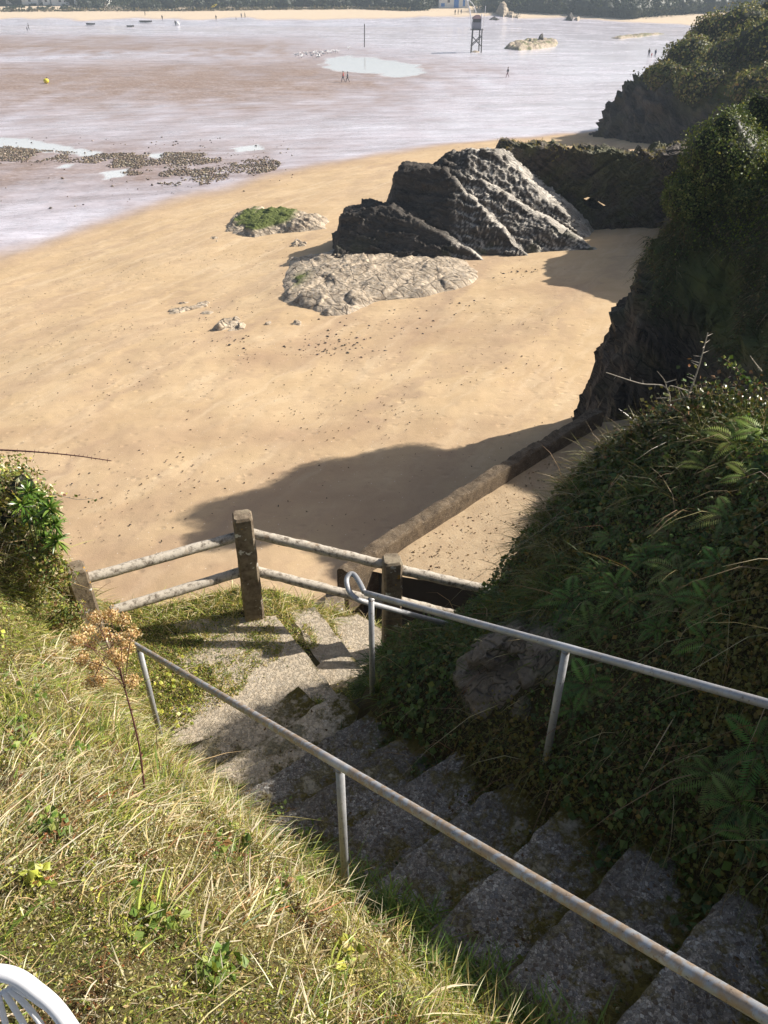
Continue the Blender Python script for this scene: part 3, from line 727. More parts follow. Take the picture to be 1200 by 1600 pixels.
# cove cliff on the right
gx_ = np.concatenate([np.arange(4.2, 11, .055), np.arange(11, 34, .22)]); gy_ = np.concatenate([np.arange(3, 14, .15), np.arange(14, 22, .055), np.arange(22, 52, .16)])
Vc, Fc_ = sheet(gx_, gy_, cliffz); Nc = gnorm(Vc, len(gx_), len(gy_))
dcl, _sd = polydist(Vc[:, 0], Vc[:, 1], foot); dcl = np.where(_sd > 0, -dcl, dcl)
Fc_ = Fc_[Vc[Fc_][:, :, 2].max(1) > -12.2]
face = sstep(5.5, 2.0, dcl)*(.35+.65*sstep(.93, .6, Nc[:, 2]))
Vc2 = Vc*1.0
disp = strata(Vc, Nc, .15, .26, (.45, -.35, .82), 101)-Vc
Vc2 = Vc+disp*face[:, None]+Nc*(.12*fbm(Vc*1.2, 4, 104))[:, None]
low_ = sstep(-5.6, -7.2, Vc[:, 2]+1.2*fbm(Vc*.5, 3, 105))         # bare wave-washed rock below, turf above
cm = np.clip(1-low_+.35*fbm(Vc*1.5, 4, 106), 0, 1)*.85
cl = mesh('cove_cliff', Vc2, Fc_, M_CLIFF, smooth=False, attrs=dict(moss=cm, pale=np.zeros(len(Vc2))))
tag(cl, 'dark jagged cliff with ivy and turf above, closing the right side of the cove', 'cliff')
# headland beyond the natural arch
def headmesh():
    pts = np.array(hfoot); L = np.concatenate([[0], np.cumsum(np.hypot(*(pts[1:]-pts[:-1]).T))]); s = np.linspace(0, L[-1], 360)
    hx = np.interp(s, L, pts[:, 0]); hy = np.interp(s, L, pts[:, 1])
    k = np.hanning(25); k /= k.sum(); hx = np.convolve(np.pad(hx, 12, 'edge'), k, 'valid'); hy = np.convolve(np.pad(hy, 12, 'edge'), k, 'valid')
    dd = np.concatenate([np.linspace(-1.5, 9, 90), np.linspace(9.5, 70, 30)])
    X = hx[:, None]+.97*dd; Y = hy[:, None]+.12*dd
    x, y = X.ravel(), Y.ravel(); V = np.stack([x, y, headz(x, y)], 1); N = gnorm(V, len(hx), len(dd))
    if N[:, 2].mean() < 0: N = -N
    dl = np.repeat(dd[None, :], len(hx), 0).ravel(); fa = sstep(9, 3, dl)
    V2 = V+(strata(V, N, .45, .7, (.3, -.3, .9), 111)-V)*fa[:, None]
    m = np.clip(sstep(1.5, 4.5, dl)+.3*fbm(V*.6, 3, 115), 0, 1)
    o = mesh('headland', V2, gridf(len(hx), len(dd)), M_CLIFF, smooth=False, attrs=dict(moss=m, pale=np.zeros(len(V2))))
    tag(o, 'shaded rocky headland with bushes on top, beyond the natural arch', 'cliff'); return V2, N, dl
HV, HN, HD = headmesh()

def rock_hf(name, xr, yr, res, hf, mat, label, cat='rock', amp=.2, thick=.3, bn=(.4, -.4, .8), seed=0, sun_palef=None, mossf=None, parent=None, fine=1.0, rough=.03):
    xs = np.arange(xr[0], xr[1], res); ys_ = np.arange(yr[0], yr[1], res)
    X, Y = np.meshgrid(xs, ys_, indexing='ij'); x, y = X.ravel(), Y.ravel()
    h = hf(x, y); z = beachz(x, y)+np.maximum(h, -.5)
    V = np.stack([x, y, z], 1); N = gnorm(V, len(xs), len(ys_)); w = sstep(-.1, .35, h)
    V2 = V+(strata(V, N, amp, thick, bn, seed, fine=fine, rough=rough)-V)*w[:, None]
    N2 = gnorm(V2, len(xs), len(ys_))
    Fq = gridf(len(xs), len(ys_)); keep = h[Fq].max(1) > -.35; Fq = Fq[keep]
    idx = np.unique(Fq); rm = np.zeros(len(V), int); rm[idx] = np.arange(len(idx)); V3 = V2[idx]
    pa = sun_palef(V3, N2[idx], h[idx]) if sun_palef else np.zeros(len(idx)); mo = mossf(V3, N2[idx], h[idx]) if mossf else np.zeros(len(idx))
    o = mesh(name, V3, rm[Fq], mat, parent, smooth=False, attrs=dict(pale=np.clip(pa, 0, 1), moss=np.clip(mo, 0, 1)))
    if label: tag(o, label, cat)
    return o
def planes(x, y, p, H, pl):
    h = np.full(x.shape, 1e9)
    for (gx, gy, sl_) in pl:
        g = math.hypot(gx, gy); h = np.minimum(h, H-sl_*((x-p[0])*gx+(y-p[1])*gy)/g)
    return h
def bigrock(x, y):
    w = .22*fbm(p3(x/1.3, y/1.3), 3, 121); xx = x+w; yy_ = y+.22*fbm(p3(x/1.3, y/1.3, 5), 3, 122)
    big = .55*fbm(p3(x/2.6, y/2.6), 3, 126)
    A_ = planes(xx, yy_, (4.3, 42.0), 4.9, [(-.45, -.9, 1.25), (.90, -.43, .74), (-1, .1, .75), (.2, 1, 1.2), (.15, -1, 1.45)])+big*.5
    A_ = np.minimum(A_, 4.25-.16*np.abs(xx-4.1)+big*.5)
    B_ = planes(xx, yy_, (1.3, 42.0), 4.9, [(-.30, -.95, 1.5), (1, -.1, .8), (-1, .1, 2.8), (.1, 1, 1.3)])+big*.4
    B_ = np.minimum(B_, 3.95-.22*np.abs(xx-1.1)+big*.5)
    C_ = planes(xx, yy_, (-1.5, 40.9), 3.2, [(-.25, -.97, 1.15), (1, 0, .5), (-1, .0, 2.7), (0, 1, 1.2)]); C_ = np.minimum(C_, 2.15+big*.6)
    G_ = planes(xx, yy_, (2.8, 41.5), 4.0, [(-.15, -1, 1.15), (1, 0, .55), (-1, 0, 1.25), (0, 1, .9)])+big*.4
    D_ = planes(xx, yy_, (6.4, 39.6), 1.9, [(-.2, -1, 1.1), (1, -.1, .5), (-1, 0, .9), (0, 1, .6)])+big*.3
    E_ = planes(xx, yy_, (2.0, 39.6), 1.5, [(-.1, -1, .8), (1, 0, .4), (-1, 0, .55), (0, 1, .3)])+big*.3
    return np.maximum.reduce([A_, B_, C_, D_, E_, G_])-.15
rock_hf('sea_rock', (-4.5, 12), (36, 47), .055, bigrock, M_ROCK, 'tall pyramid shaped dark rock with a slanting slab painted sunlit pale, rising from the beach', rough=.055, amp=.115, thick=.36, bn=(.35, .78, .52), seed=123,
        sun_palef=lambda V, N, h: (1.35*sstep(.0, .42, N[:, 0]*.8+N[:, 2]*.45-.05)*sstep(3.1, 4.3, V[:, 0]+.10*(42-V[:, 1]))+.06)*(.45+.55*sstep(-.3, .3, fbm(V*1.6, 4, 124))), mossf=lambda V, N, h: .35*sstep(1.2, .1, h)*sstep(0, .5, fbm(V, 3, 125)))  # paler where faces turn to the sun: sunlight painted into the rock
def polyrock(pxs, H, k, seed, bump=.5):
    w = pixpoly(pxs)
    def hf(x, y):
        qx = x+.3*bump*fbm(p3(x/.8, y/.8), 3, seed); qy = y+.3*bump*fbm(p3(x/.8, y/.8, 4), 3, seed+1)
        d, _ = polydist(qx, qy, w, True); ins = inpoly(qx, qy, w); d = np.where(ins, d, -d)
        ca, sa = math.cos(.75), math.sin(.75); a_ = (qx*ca+qy*sa)/(3.0*min(1, k*2)); b_ = (-qx*sa+qy*ca)/(1.3*min(1, k*2))
        c, v, of = cell(p3(a_, b_), seed+2); c2, v2, of2 = cell(p3(a_*2.6, b_*2.2), seed+5)
        tilt = of[:, 0]*(v*2-1)*.5+of[:, 1]*(.55+.5*np.sin(v*40))*.55
        return np.where(d > 0, H*(1-np.exp(-d/k))*(.85+bump*1.0*(v-.4)+1.5*bump*tilt+.05*bump*(v2-.5+of2[:, 1]*.6))-.22*bump*sstep(.40, .58, c), d*1.5)
    a = np.array(w); return hf, (a[:, 0].min()-.5, a[:, 0].max()+.5), (a[:, 1].min()-.5, a[:, 1].max()+.6)
hf, xr, yr = polyrock([(437, 437), (452, 404), (520, 394), (600, 388), (690, 392), (752, 424), (738, 447), (700, 458), (640, 470), (590, 474), (545, 494), (505, 497), (478, 480), (440, 474)], .40, .45, 131)
rock_hf('rock_ledge', xr, yr, .05, hf, M_PALE, 'broad low ledge of pale cracked rock in front of the tall dark rock', amp=.045, thick=.50, bn=(.55, .45, .7), seed=133, fine=2.0,
        mossf=lambda V, N, h: sstep(.1, .3, h)*np.exp(-((V[:, 0]+3.95)/.45)**2-((V[:, 1]-35.2)/1.1)**2)*1.5)
hf, xr, yr = polyrock([(352, 362), (362, 338), (400, 326), (440, 330), (480, 335), (515, 345), (512, 358), (470, 364), (430, 366), (395, 372)], .55, .6, 141)
rock_hf('algae_rock', xr, yr, .05, hf, M_PALE, 'low pale rock topped with green algae, left of the tall dark rock', amp=.07, thick=.28, bn=(.5, .4, .7), seed=143,
        mossf=lambda V, N, h: sstep(.2, .42, h)*sstep(-4.9, -6.2, V[:, 0]+.6*fbm(V, 2, 144))*1.6)
small = [([(255, 488), (270, 474), (320, 470), (352, 480), (330, 490), (290, 493)], .10, 'flat patch of pale rock flush with the sand'),
         ([(333, 514), (345, 503), (372, 495), (388, 503), (378, 517), (350, 518)], .28, 'small whitish rock with a cleft, nearest the camera on open sand'),
         ([(405, 506), (412, 499), (426, 500), (424, 507)], .18, 'little round pale rock between the cleft rock and the ledge'),
         ([(447, 508), (456, 502), (470, 504), (466, 511)], .16, 'small pale stone just off the tip of the rock ledge'),
         ([(322, 376), (330, 370), (345, 372), (340, 378)], .15, 'small flat pale stone left of the algae rock'),
         ([(452, 386), (462, 377), (480, 378), (482, 387)], .25, 'rounded bluish stone in the shadow of the tall rock')]
for i, (pl, H, lb) in enumerate(small):
    hf, xr, yr = polyrock(pl, H, .18, 151+i*7, .8)
    rock_hf('beach_rock', xr, yr, .03, hf, M_PALE, lb, amp=.05, thick=.1, seed=153+i*7)['group'] = 'small rocks on the sand'

# natural arch: a slab of cliff pierced by a sea hole
def archrock():
    n1, n2, n3 = 220, 90, 40
    cube = []
    bm_v, bm_f = [], []
    def P3(a, b, c):                                  # a along, b up, c thickness in 0..1
        x = 4.9+11.8*a; yc = 43.6+.5*np.sin(a*5)-1.6*a; top = -7.4+.12*np.sin(a*9)+.10*np.sin(a*23+1); top = top-2.2*sstep(.12, 0, a)
        zb = -12.3; z = zb+(top-zb)*b; th = 2.1*(1-.55*b)+.2
        return np.stack([x, yc+(c-.5)*2*th, z], -1)
    def patch(fn, nu, nv, flip):
        nonlocal bm_v, bm_f
        u, v = np.meshgrid(np.linspace(0, 1, nu), np.linspace(0, 1, nv), indexing='ij'); V = fn(u.ravel(), v.ravel()); Fq = gridf(nu, nv)+sum(len(a) for a in bm_v)
        bm_v.append(V); bm_f.append(Fq[:, ::-1] if flip else Fq)
    o1 = np.ones
    patch(lambda u, v: P3(u, v, u*0), n1, n2, False); patch(lambda u, v: P3(u, v, u*0+1), n1, n2, True)
    patch(lambda u, v: P3(u, u*0+1, v), n1, n3, False); patch(lambda u, v: P3(u, u*0, v), n1, n3, True)
    patch(lambda u, v: P3(u*0, u, v), n2, n3, False); patch(lambda u, v: P3(u*0+1, u, v), n2, n3, True)
    V = np.concatenate(bm_v); Fq = np.concatenate(bm_f)
    c = np.array([11, 43, -9.8]); d = (V-c)/np.array([6, 2, 3]); d /= np.linalg.norm(d, axis=1, keepdims=True)
    n = d/np.array([6, 2, 3]); n /= np.linalg.norm(n, axis=1, keepdims=True)
    V = strata(V, n, .20, .36, (-.5, .1, .86), 161, rough=.06)+n*(.30*fbm(V*.5, 3, 162))[:, None]
    me = bpy.data.meshes.new('arch_tmp'); me.from_pydata([tuple(v) for v in V], [], [tuple(map(int, f)) for f in Fq]); me.update()
    import bmesh
    b = bmesh.new(); b.from_mesh(me); bmesh.ops.remove_doubles(b, verts=b.verts, dist=.0005); bmesh.ops.recalc_face_normals(b, faces=b.faces); b.to_mesh(me); b.free()
    ob = bpy.data.objects.new('arch_tmp', me); COL.objects.link(ob)
    # tunnel following the sight of daylight through the slab
    cm_ = bpy.data.meshes.new('cut'); b = bmesh.new()
    prof = [(-.62, .25), (-.3, .36), (.2, .16), (.68, -.10), (.35, -.34), (-.1, -.30), (-.5, -.05)]
    cc, dr = P(927, 318, 39.2), P(927, 318, 1.0); dr = dr/np.linalg.norm(dr); rg = np.array([1, 0, 0.0]); rg -= dr*rg.dot(dr); rg /= np.linalg.norm(rg); upv = np.cross(rg, dr)
    rings = []
    for k in range(-6, 7):
        s_ = k*.9; rings.append([b.verts.new(tuple(cc+dr*s_+(rg*(a*.84)+upv*(z_*.80))*(1+.08*abs(k)))) for a, z_ in prof])
    for r in range(12):
        for i in range(7): b.faces.new((rings[r][i], rings[r][(i+1) % 7], rings[r+1][(i+1) % 7], rings[r+1][i]))
    b.faces.new(rings[0][::-1]); b.faces.new(rings[-1]); bmesh.ops.recalc_face_normals(b, faces=b.faces); b.to_mesh(cm_); b.free()
    co = bpy.data.objects.new('cut', cm_); COL.objects.link(co)
    md = ob.modifiers.new('b', 'BOOLEAN'); md.operation = 'DIFFERENCE'; md.object = co; md.solver = 'EXACT'
    me2 = bake_mods(ob)
    me2.materials.clear(); me2.materials.append(M_CLIFF)
    nv = len(me2.vertices); co_ = np.zeros(nv*3, np.float32); me2.vertices.foreach_get('co', co_); co_ = co_.reshape(-1, 3)
    for nm, va in (('pale', .22*sstep(-7.9, -7.4, co_[:, 2])), ('moss', .4*sstep(-.2, .4, fbm(co_*.7, 3, 165)))):
        a = me2.attributes.new(nm, 'FLOAT', 'POINT'); a.data.foreach_set('value', va.astype(np.float32))
    o = bpy.data.objects.new('natural_arch', me2); COL.objects.link(o)
    tag(o, 'long dark rock wall pierced by a small hole, joining the tall rock to the cliff', 'rock arch')
    return co_
ARCHV = archrock()

# ------------------------------------------------------------------ vegetation generators
def unit(a): return a/(np.linalg.norm(a, axis=1, keepdims=True)+1e-9)
def blades(P0, D, L, Wd, bend, C, curl=None):
    """curved grass blades: root points, directions, lengths, widths, bend vectors, colours"""
    n = len(P0); ts = np.array([0, .38, .72, 1.0]); ws = np.array([.8, 1, .65, .08])
    sidev = unit(np.cross(D, rng.normal(size=(n, 3))))
    V = np.zeros((n, 8, 3)); cc = np.zeros((n, 8, 3))
    for i, t in enumerate(ts):
        c = P0+D*(L*t)[:, None]+bend*(L*t*t)[:, None]
        V[:, 2*i] = c-sidev*(Wd*ws[i]/2)[:, None]; V[:, 2*i+1] = c+sidev*(Wd*ws[i]/2)[:, None]
        cc[:, 2*i] = cc[:, 2*i+1] = C
    b = (np.arange(n)*8)[:, None]; q = np.array([[0, 1, 3, 2], [2, 3, 5, 4], [4, 5, 7, 6]])
    return V.reshape(-1, 3), (b[:, :, None]+q[None]).reshape(-1, 4), cc.reshape(-1, 3)
def leaves(P0, N, S, C, asp=.65, fold=.25):
    """small folded leaves: 6 vertices in two quads"""
    n = len(P0); a = unit(np.cross(N, rng.normal(size=(n, 3)))); b = np.cross(N, a)
    V = np.zeros((n, 6, 3)); S = S[:, None]
    V[:, 0] = P0; V[:, 1] = P0+a*S*.45+b*S*asp*.5-N*S*fold*.3; V[:, 2] = P0+a*S; V[:, 3] = P0+a*S*.45-b*S*asp*.5-N*S*fold*.3
    V[:, 4] = P0+a*S*.5+N*S*fold*.35; V[:, 5] = V[:, 2]
    q = np.array([[0, 1, 2, 4], [0, 4, 2, 3]]); bb = (np.arange(n)*6)[:, None]
    V = V[:, :5]; bb = (np.arange(n)*5)[:, None]
    return V.reshape(-1, 3), (bb[:, :, None]+q[None]).reshape(-1, 4), np.repeat(C, 5, 0)
def join(*parts):
    Vs, Fs, Cs, o = [], [], [], 0
    for V, Fq, C in parts: Vs.append(V); Fs.append(Fq+o); Cs.append(C); o += len(V)
    return np.concatenate(Vs), np.concatenate(Fs), np.concatenate(Cs)
def pal(n, cols, w, var=.25):
    cols = np.array(cols); w = np.array(w, float); w /= w.sum(); i = rng.choice(len(cols), n, p=w)
    return np.clip(cols[i]*(1+var*rng.uniform(-1, 1, (n, 1)))*(1+.08*rng.uniform(-1, 1, (n, 3))), 0, 1)
STRAW, PALE, BRN, RUST = (.60, .48, .24), (.78, .70, .47), (.26, .165, .08), (.42, .17, .07)
GRN, YGR, DGR, LIME, BLU = (.17, .245, .045), (.37, .40, .085), (.05, .095, .02), (.50, .54, .11), (.13, .20, .11)
GX, GY = xs, yy                                        # near-terrain lattice for quick look-ups
VZ = V[:, 2].reshape(len(xs), len(yy)); VN = gnorm(V, len(xs), len(yy)).reshape(len(xs), len(yy), 3)
def onground(x, y):
    i = np.clip(np.searchsorted(GX, x)-1, 0, len(GX)-2); j = np.clip(np.searchsorted(GY, y)-1, 0, len(GY)-2)
    tx = (x-GX[i])/(GX[i+1]-GX[i]); ty = (y-GY[j])/(GY[j+1]-GY[j])
    z = (VZ[i, j]*(1-tx)+VZ[i+1, j]*tx)*(1-ty)+(VZ[i, j+1]*(1-tx)+VZ[i+1, j+1]*tx)*ty
    return np.stack([x, y, z], 1), VN[i, j]
def vis(Pw, m=60):
    Z = CF*Pw[:, 1]-SF*Pw[:, 2]; ok = Z > .15; px, py = topix(Pw[:, 0], Pw[:, 1], Pw[:, 2])
    return ok & (px > -m-900) & (px < 1200+m+900) & (py > -m) & (py < 1600+m+500)

# --- sunlit left bank: matted dry grass, moss and clover
def scatter_left(n):
    x = rng.uniform(-4.2, 2.4, n); y = rng.uniform(-.4, 5.6, n); s, nn = sn(x, y)
    nl = 1.16+.25*sstep(-4.6, -5.4, s)
    ok = (nn < nl+rng.normal(0, .03, n)); x, y = x[ok], y[ok]
    p, N = onground(x, y); ok = vis(p, 80); return p[ok], N[ok]
def density_keep(p, seed, sc=3.0, lo=.35):
    return rng.uniform(size=len(p)) < lo+(1-lo)*sstep(-.3, .3, fbm(p*sc, 3, seed))
p, N = scatter_left(700000)
patchv = fbm(p*1.5, 3, 201); patch2 = fbm(p*4.0, 3, 202)
# fine mat of tiny leaves
k = density_keep(p, 203, 3.5, .55); pm, Nm = p[k], N[k]; n = len(pm)
Cm = pal(n, [YGR, GRN, LIME, STRAW, BRN, DGR, (.62, .58, .42)], [3.6, 1.9, 2.4, 2.6, 1.0, .6, 1.6], .38)
pv = patch2[k]; dryk = pv > .12; Cm[dryk] = Cm[dryk]*.45+pal(dryk.sum(), [STRAW, PALE, BRN], [2, 1.5, 1])*.55
rk_ = (fbm(pm*5, 3, 204) > .30); Cm[rk_] = pal(rk_.sum(), [BRN, RUST, (.12, .08, .04), PALE], [3, 1.2, 2, .8], .3)
lay1 = leaves(pm+Nm*rng.uniform(.0, .034, (n, 1)), unit(Nm+.75*rng.normal(size=(n, 3))), rng.uniform(.006, .017, n), Cm, .48)
# long matted straw and green blades
p, N = scatter_left(190000); k = density_keep(p, 205, 3.0, .15); p, N = p[k], N[k]; n = len(p)
flow = unit(np.array([[.55, .35, -.45]])+.9*np.stack([fbm(p*1.3, 2, 206), fbm(p*1.3, 2, 207), fbm(p*1.3, 2, 208)], 1)*2)
D = unit(N*.45+flow*.45+.75*rng.normal(size=(n, 3))); pv = fbm(p*1.8, 3, 209)
C = pal(n, [STRAW, PALE, BRN, YGR, GRN, RUST, BLU, (.74, .68, .50)], [4, 5, 1.2, 2.2, 1.2, .5, .3, 3.4], .3)
g = pv > .10; C[g] = pal(g.sum(), [YGR, GRN, LIME, STRAW], [3, 3, 1, 1.5], .3)
L = rng.gamma(3, .020, n)*(1+.8*(rng.uniform(size=n) < .12))+.025; bend = np.array([0, 0, -1.0])*rng.uniform(.2, 1.0, (n, 1))+flow*.5
lay2 = blades(p+N*.004, D, L, rng.gamma(4, .0008, n)+.0008, bend, C)
# tussocks: fans of blades from shared roots
def tussocks(cx, cy, m, Lm, wd, cols, w, spread=.75, seedz=0):
    P0, Dd, LL, BB, CC = [], [], [], [], []
    pr_, Nr = onground(np.array(cx), np.array(cy))
    for i in range(len(cx)):
        k = int(m*rng.uniform(.6, 1.4)); r = rng.normal(0, .028, (k, 3)); r[:, 2] = 0
        d = unit(Nr[i]*.6+np.array([0, 0, .5])+spread*rng.normal(size=(k, 3))); P0.append(pr_[i]+r); Dd.append(d)
        l = Lm*rng.uniform(.5, 1.35, k); LL.append(l); BB.append(d*[.5, .5, 0]+np.array([0, 0, -1])*rng.uniform(.2, 1.0, (k, 1))); CC.append(pal(k, cols, w, .3))
    P0, Dd, LL, BB, CC = map(np.concatenate, (P0, Dd, LL, BB, CC))
    return blades(P0, Dd, LL, np.full(len(P0), wd)*rng.uniform(.6, 1.4, len(P0)), BB, CC)
tx = rng.uniform(-3.6, 1.6, 900); ty = rng.uniform(.1, 5.3, 900); s_, n_ = sn(tx, ty); k = (n_ < 1.05) & (n_ > -2.6) & (fbm(p3(tx*1.1, ty*1.1), 2, 211) > -.15); tx, ty = tx[k], ty[k]
lay3 = tussocks(tx, ty, 30, .09, .0034, [STRAW, PALE, GRN, YGR, BRN, (.8, .74, .56)], [3, 4, 1.0, 1.2, 1, 2])
ex_s = rng.uniform(-4.7, .4, 240); ex_n = rng.normal(1.08, .05, 240); ex, ey = xy(ex_s, ex_n)
lay4 = tussocks(ex, ey, 20, .13, .0038, [STRAW, YGR, GRN, BRN, PALE], [2, 2, 2, 1, 1.5])
p, N = scatter_left(300000); n = len(p); lay5 = blades(p, unit(N*.5+.8*rng.normal(size=(n, 3))), rng.uniform(.012, .045, n), rng.uniform(.0010, .0026, n), np.array([0, 0, -.6])*rng.uniform(0, 1, (n, 1)), pal(n, [STRAW, PALE, YGR, GRN, LIME, BRN, (.82, .78, .62)], [3, 3, 2.4, 1.6, 1.2, 1.6, 1.5], .35))
Vv, Fv, Cv = join(lay1, lay2, lay3, lay4, lay5)
o = mesh('grass', Vv, Fv, GRASSM, col=Cv); tag(o, 'sunlit matted dry grass, moss and clover covering the left bank', 'grass', kind='stuff')

# --- landing turf and the rough grass beyond the fence
n = 85000; x = rng.uniform(-2.5, .55, n); y = rng.uniform(3.75, 6.1, n); p, N = onground(x, y); s, nn = sn(x, y)
trd = [pixpoly(q, lambda x, y: np.zeros_like(x)+LAND) for q in ([(335, 1120), (385, 964), (434, 962), (522, 1084)], [(506, 1070), (455, 960), (492, 952), (565, 1050)], [(565, 1058), (520, 985), (560, 972), (622, 1012)])]
on = np.zeros(n, bool)
for t_ in trd: on |= inpoly(x, y, t_)
eb = gpt(470, 1050, lambda x, y: np.zeros_like(x)+LAND)[:2]; bare = np.hypot((x-eb[0]-.03)/.44, (y-eb[1])/.70)+.75*fbm(p*3.2, 3, 222)
keep = (~on | ((bare > .85) & (x < eb[0]+.1)) | (rng.uniform(size=n) < .03)) & ~((s > -3.3) & (nn > 1.2)) & (fbm(p*3, 3, 221) > -.62) & (y < edge_y(x)+.45); p, N = p[keep], N[keep]; n = len(p)
C = pal(n, [GRN, YGR, LIME, STRAW, (.55, .46, .10), (.50, .38, .20), PALE], [1.2, 3, 2.4, 2.8, 2.4, 1.4, 1.2], .3)
p[:, 2] += np.where(on[keep], .03, 0); a1 = leaves(p+N*.006, unit(N+.6*rng.normal(size=(n, 3))), rng.uniform(.008, .020, n), C, .6)
k = rng.uniform(size=n) < .35; q = p[k]; m = len(q)
a2 = blades(q, unit(N[k]+.6*rng.normal(size=(m, 3))), rng.uniform(.03, .09, m), np.full(m, .005), np.tile([0, 0, -.5], (m, 1)), pal(m, [GRN, YGR, STRAW, DGR], [3, 2, 2, 1]))
tx = np.concatenate([rng.uniform(-1.9, .35, 170), rng.uniform(-2.2, -1.2, 30)]); ty = np.concatenate([rng.uniform(5.2, 6.0, 170), rng.uniform(4.9, 5.4, 30)])
a3 = tussocks(tx, ty, 24, .17, .0045, [STRAW, PALE, YGR, GRN], [3, 2, 2, 2], .6)
Vv, Fv, Cv = join(a1, a2, a3); o = mesh('turf', Vv, Fv, GRASSM, col=Cv); tag(o, 'short green turf and pale tufts around the fenced landing', 'grass', kind='stuff')

# --- shaded right bank
def scatter_right(n, xr=(.0, 5.2), yr=(.8, 6.2)):
    x = rng.uniform(*xr, n); y = rng.uniform(*yr, n); s, nn = sn(x, y); nr = 2.06+np.clip(-2.9-s, 0, 2.2)*.95
    ok = (nn > nr+rng.normal(0, .05, n)) & (y < edge_y(x)+.9); p, N = onground(x[ok], y[ok]); ok = vis(p, 60); return p[ok], N[ok]
p, N = scatter_right(330000)
s, nn = sn(p[:, 0], p[:, 1]); rockm = np.exp(-((s+OCS)/.36)**2-((nn-OCN)/.27)**2); k = rng.uniform(size=len(p)) > rockm*1.35; k &= density_keep(p, 231, 2.5, .5); p, N = p[k], N[k]; n = len(p)
C = pal(n, [(.07, .11, .03), (.10, .17, .04), (.16, .19, .05), (.15, .11, .045), (.27, .20, .06)], [3, 3, 2, 1.5, 1.1], .35); mo_ = fbm(p*1.1, 3, 238) > .18; C[mo_] = lerp(C[mo_], np.array([[.24, .17, .04]]), .5)
crest = sstep(-.5, .25, p[:, 1]-edge_y(p[:, 0])); S = np.exp(rng.uniform(math.log(.009), math.log(.036), n))
b1 = leaves(p+N*rng.uniform(0, .07, (n, 1)), unit(N+.7*rng.normal(size=(n, 3))), S, C, .8)
vr = fbm(p*1.6, 3, 235)
p2, N2 = scatter_right(90000); k = density_keep(p2, 233, 1.8, .2); s, nn = sn(p2[:, 0], p2[:, 1]); rm_ = np.exp(-((s+OCS)/.36)**2-((nn-OCN)/.27)**2); k &= rng.uniform(size=len(p2)) > rm_*1.3; p2, N2 = p2[k], N2[k]; m = len(p2)
Cb = pal(m, [(.15, .20, .045), (.10, .16, .045), (.28, .23, .10), (.17, .12, .06), (.42, .37, .2)], [2.5, 2.5, 2, 1.5, .8], .3)
b2 = blades(p2, unit(N2*.8+np.array([0, 0, .4])+.6*rng.normal(size=(m, 3))), rng.gamma(4, .022, m)+.03, rng.uniform(.0018, .0040, m), np.array([-.25, -.5, -.9])*rng.uniform(.4, 1.1, (m, 1)), Cb)
mb5 = 900; p5, N5 = scatter_right(6000); p5, N5 = p5[:mb5], N5[:mb5]; b5 = blades(p5, unit(N5*.5+np.array([-.3, -.1, .5])+.8*rng.normal(size=(len(p5), 3))), rng.uniform(.2, .6, len(p5)), rng.uniform(.0025, .005, len(p5)), np.array([-.3, -.2, -1.0])*rng.uniform(.3, 1.1, (len(p5), 1)), pal(len(p5), [(.30, .22, .12), (.42, .36, .22), (.2, .1, .06)], [3, 2, 1.5]))
b6n = 9000; p6, N6 = scatter_right(30000); kk6 = fbm(p6*1.3, 3, 237) > .08; p6, N6 = p6[kk6][:b6n], N6[kk6][:b6n]; b6 = leaves(p6+N6*.05, unit(N6+.5*rng.normal(size=p6.shape)), rng.uniform(.03, .058, len(p6)), pal(len(p6), [(.07, .12, .04), (.12, .19, .05), (.2, .24, .07)], [3, 3, 1], .3), .95)
# long drooping tussocks near the crest
tx = rng.uniform(.9, 3.4, 230); ty = edge_y(tx)-rng.uniform(-.1, .9, 230)**1.0
b3 = tussocks(tx, ty, 34, .17, .0036, [(.16, .17, .05), (.25, .22, .10), (.10, .14, .035), (.36, .31, .17)], [3, 2, 3, 1], .6)
tx = rng.uniform(-.25, 1.3, 150); ty = 4.15-.55*tx+rng.normal(0, .22, 150); s, nn = sn(tx, ty); k = nn > 2.3; 
b4 = tussocks(tx[k], ty[k], 22, .15, .005, [(.09, .16, .03), (.06, .11, .03), (.15, .18, .05)], [3, 3, 1], .7)
Vv, Fv, Cv = join(b1, b2, b3, b4, b5, b6); o = mesh('undergrowth', Vv, Fv, LEAF, col=Cv); tag(o, 'dark ivy, moss and drooping grass over the shaded right bank', 'undergrowth', kind='stuff')
# crest tangle: sunlit small leaves and dead stems along the skyline of the bank
n = 16000; x = rng.uniform(1.1, 3.6, n); y = edge_y(x)+rng.normal(-.12, .16, n); p, N = onground(x, y); lift = rng.gamma(2, .045, n)*sstep(1.0, 1.8, x)
p[:, 2] += lift; C = pal(n, [(.08, .12, .03), (.16, .18, .05), (.22, .12, .06), (.30, .28, .10), (.05, .08, .03)], [3, 2, 1.2, 1, 2], .35)
c1 = leaves(p, unit(rng.normal(size=(n, 3))+N*.7), rng.uniform(.016, .036, n), C, .85)
m = 2600; x = rng.uniform(1.0, 3.6, m); y = edge_y(x)+rng.normal(-.1, .16, m); p, N = onground(x, y)
c2 = blades(p, unit(rng.normal(size=(m, 3))*.7+N), rng.uniform(.12, .34, m), rng.uniform(.002, .005, m), np.array([-.4, -.3, -.5])*rng.uniform(0, 1, (m, 1)), pal(m, [(.42, .36, .24), (.30, .22, .13), (.2, .2, .06)], [3, 2, 2]))
Vv, Fv, Cv = join(c1, c2); o = mesh('bramble_tangle', Vv, Fv, SHINY, col=Cv); tag(o, 'tangle of bramble leaves and dead stems along the crest of the right bank', 'undergrowth', kind='stuff')

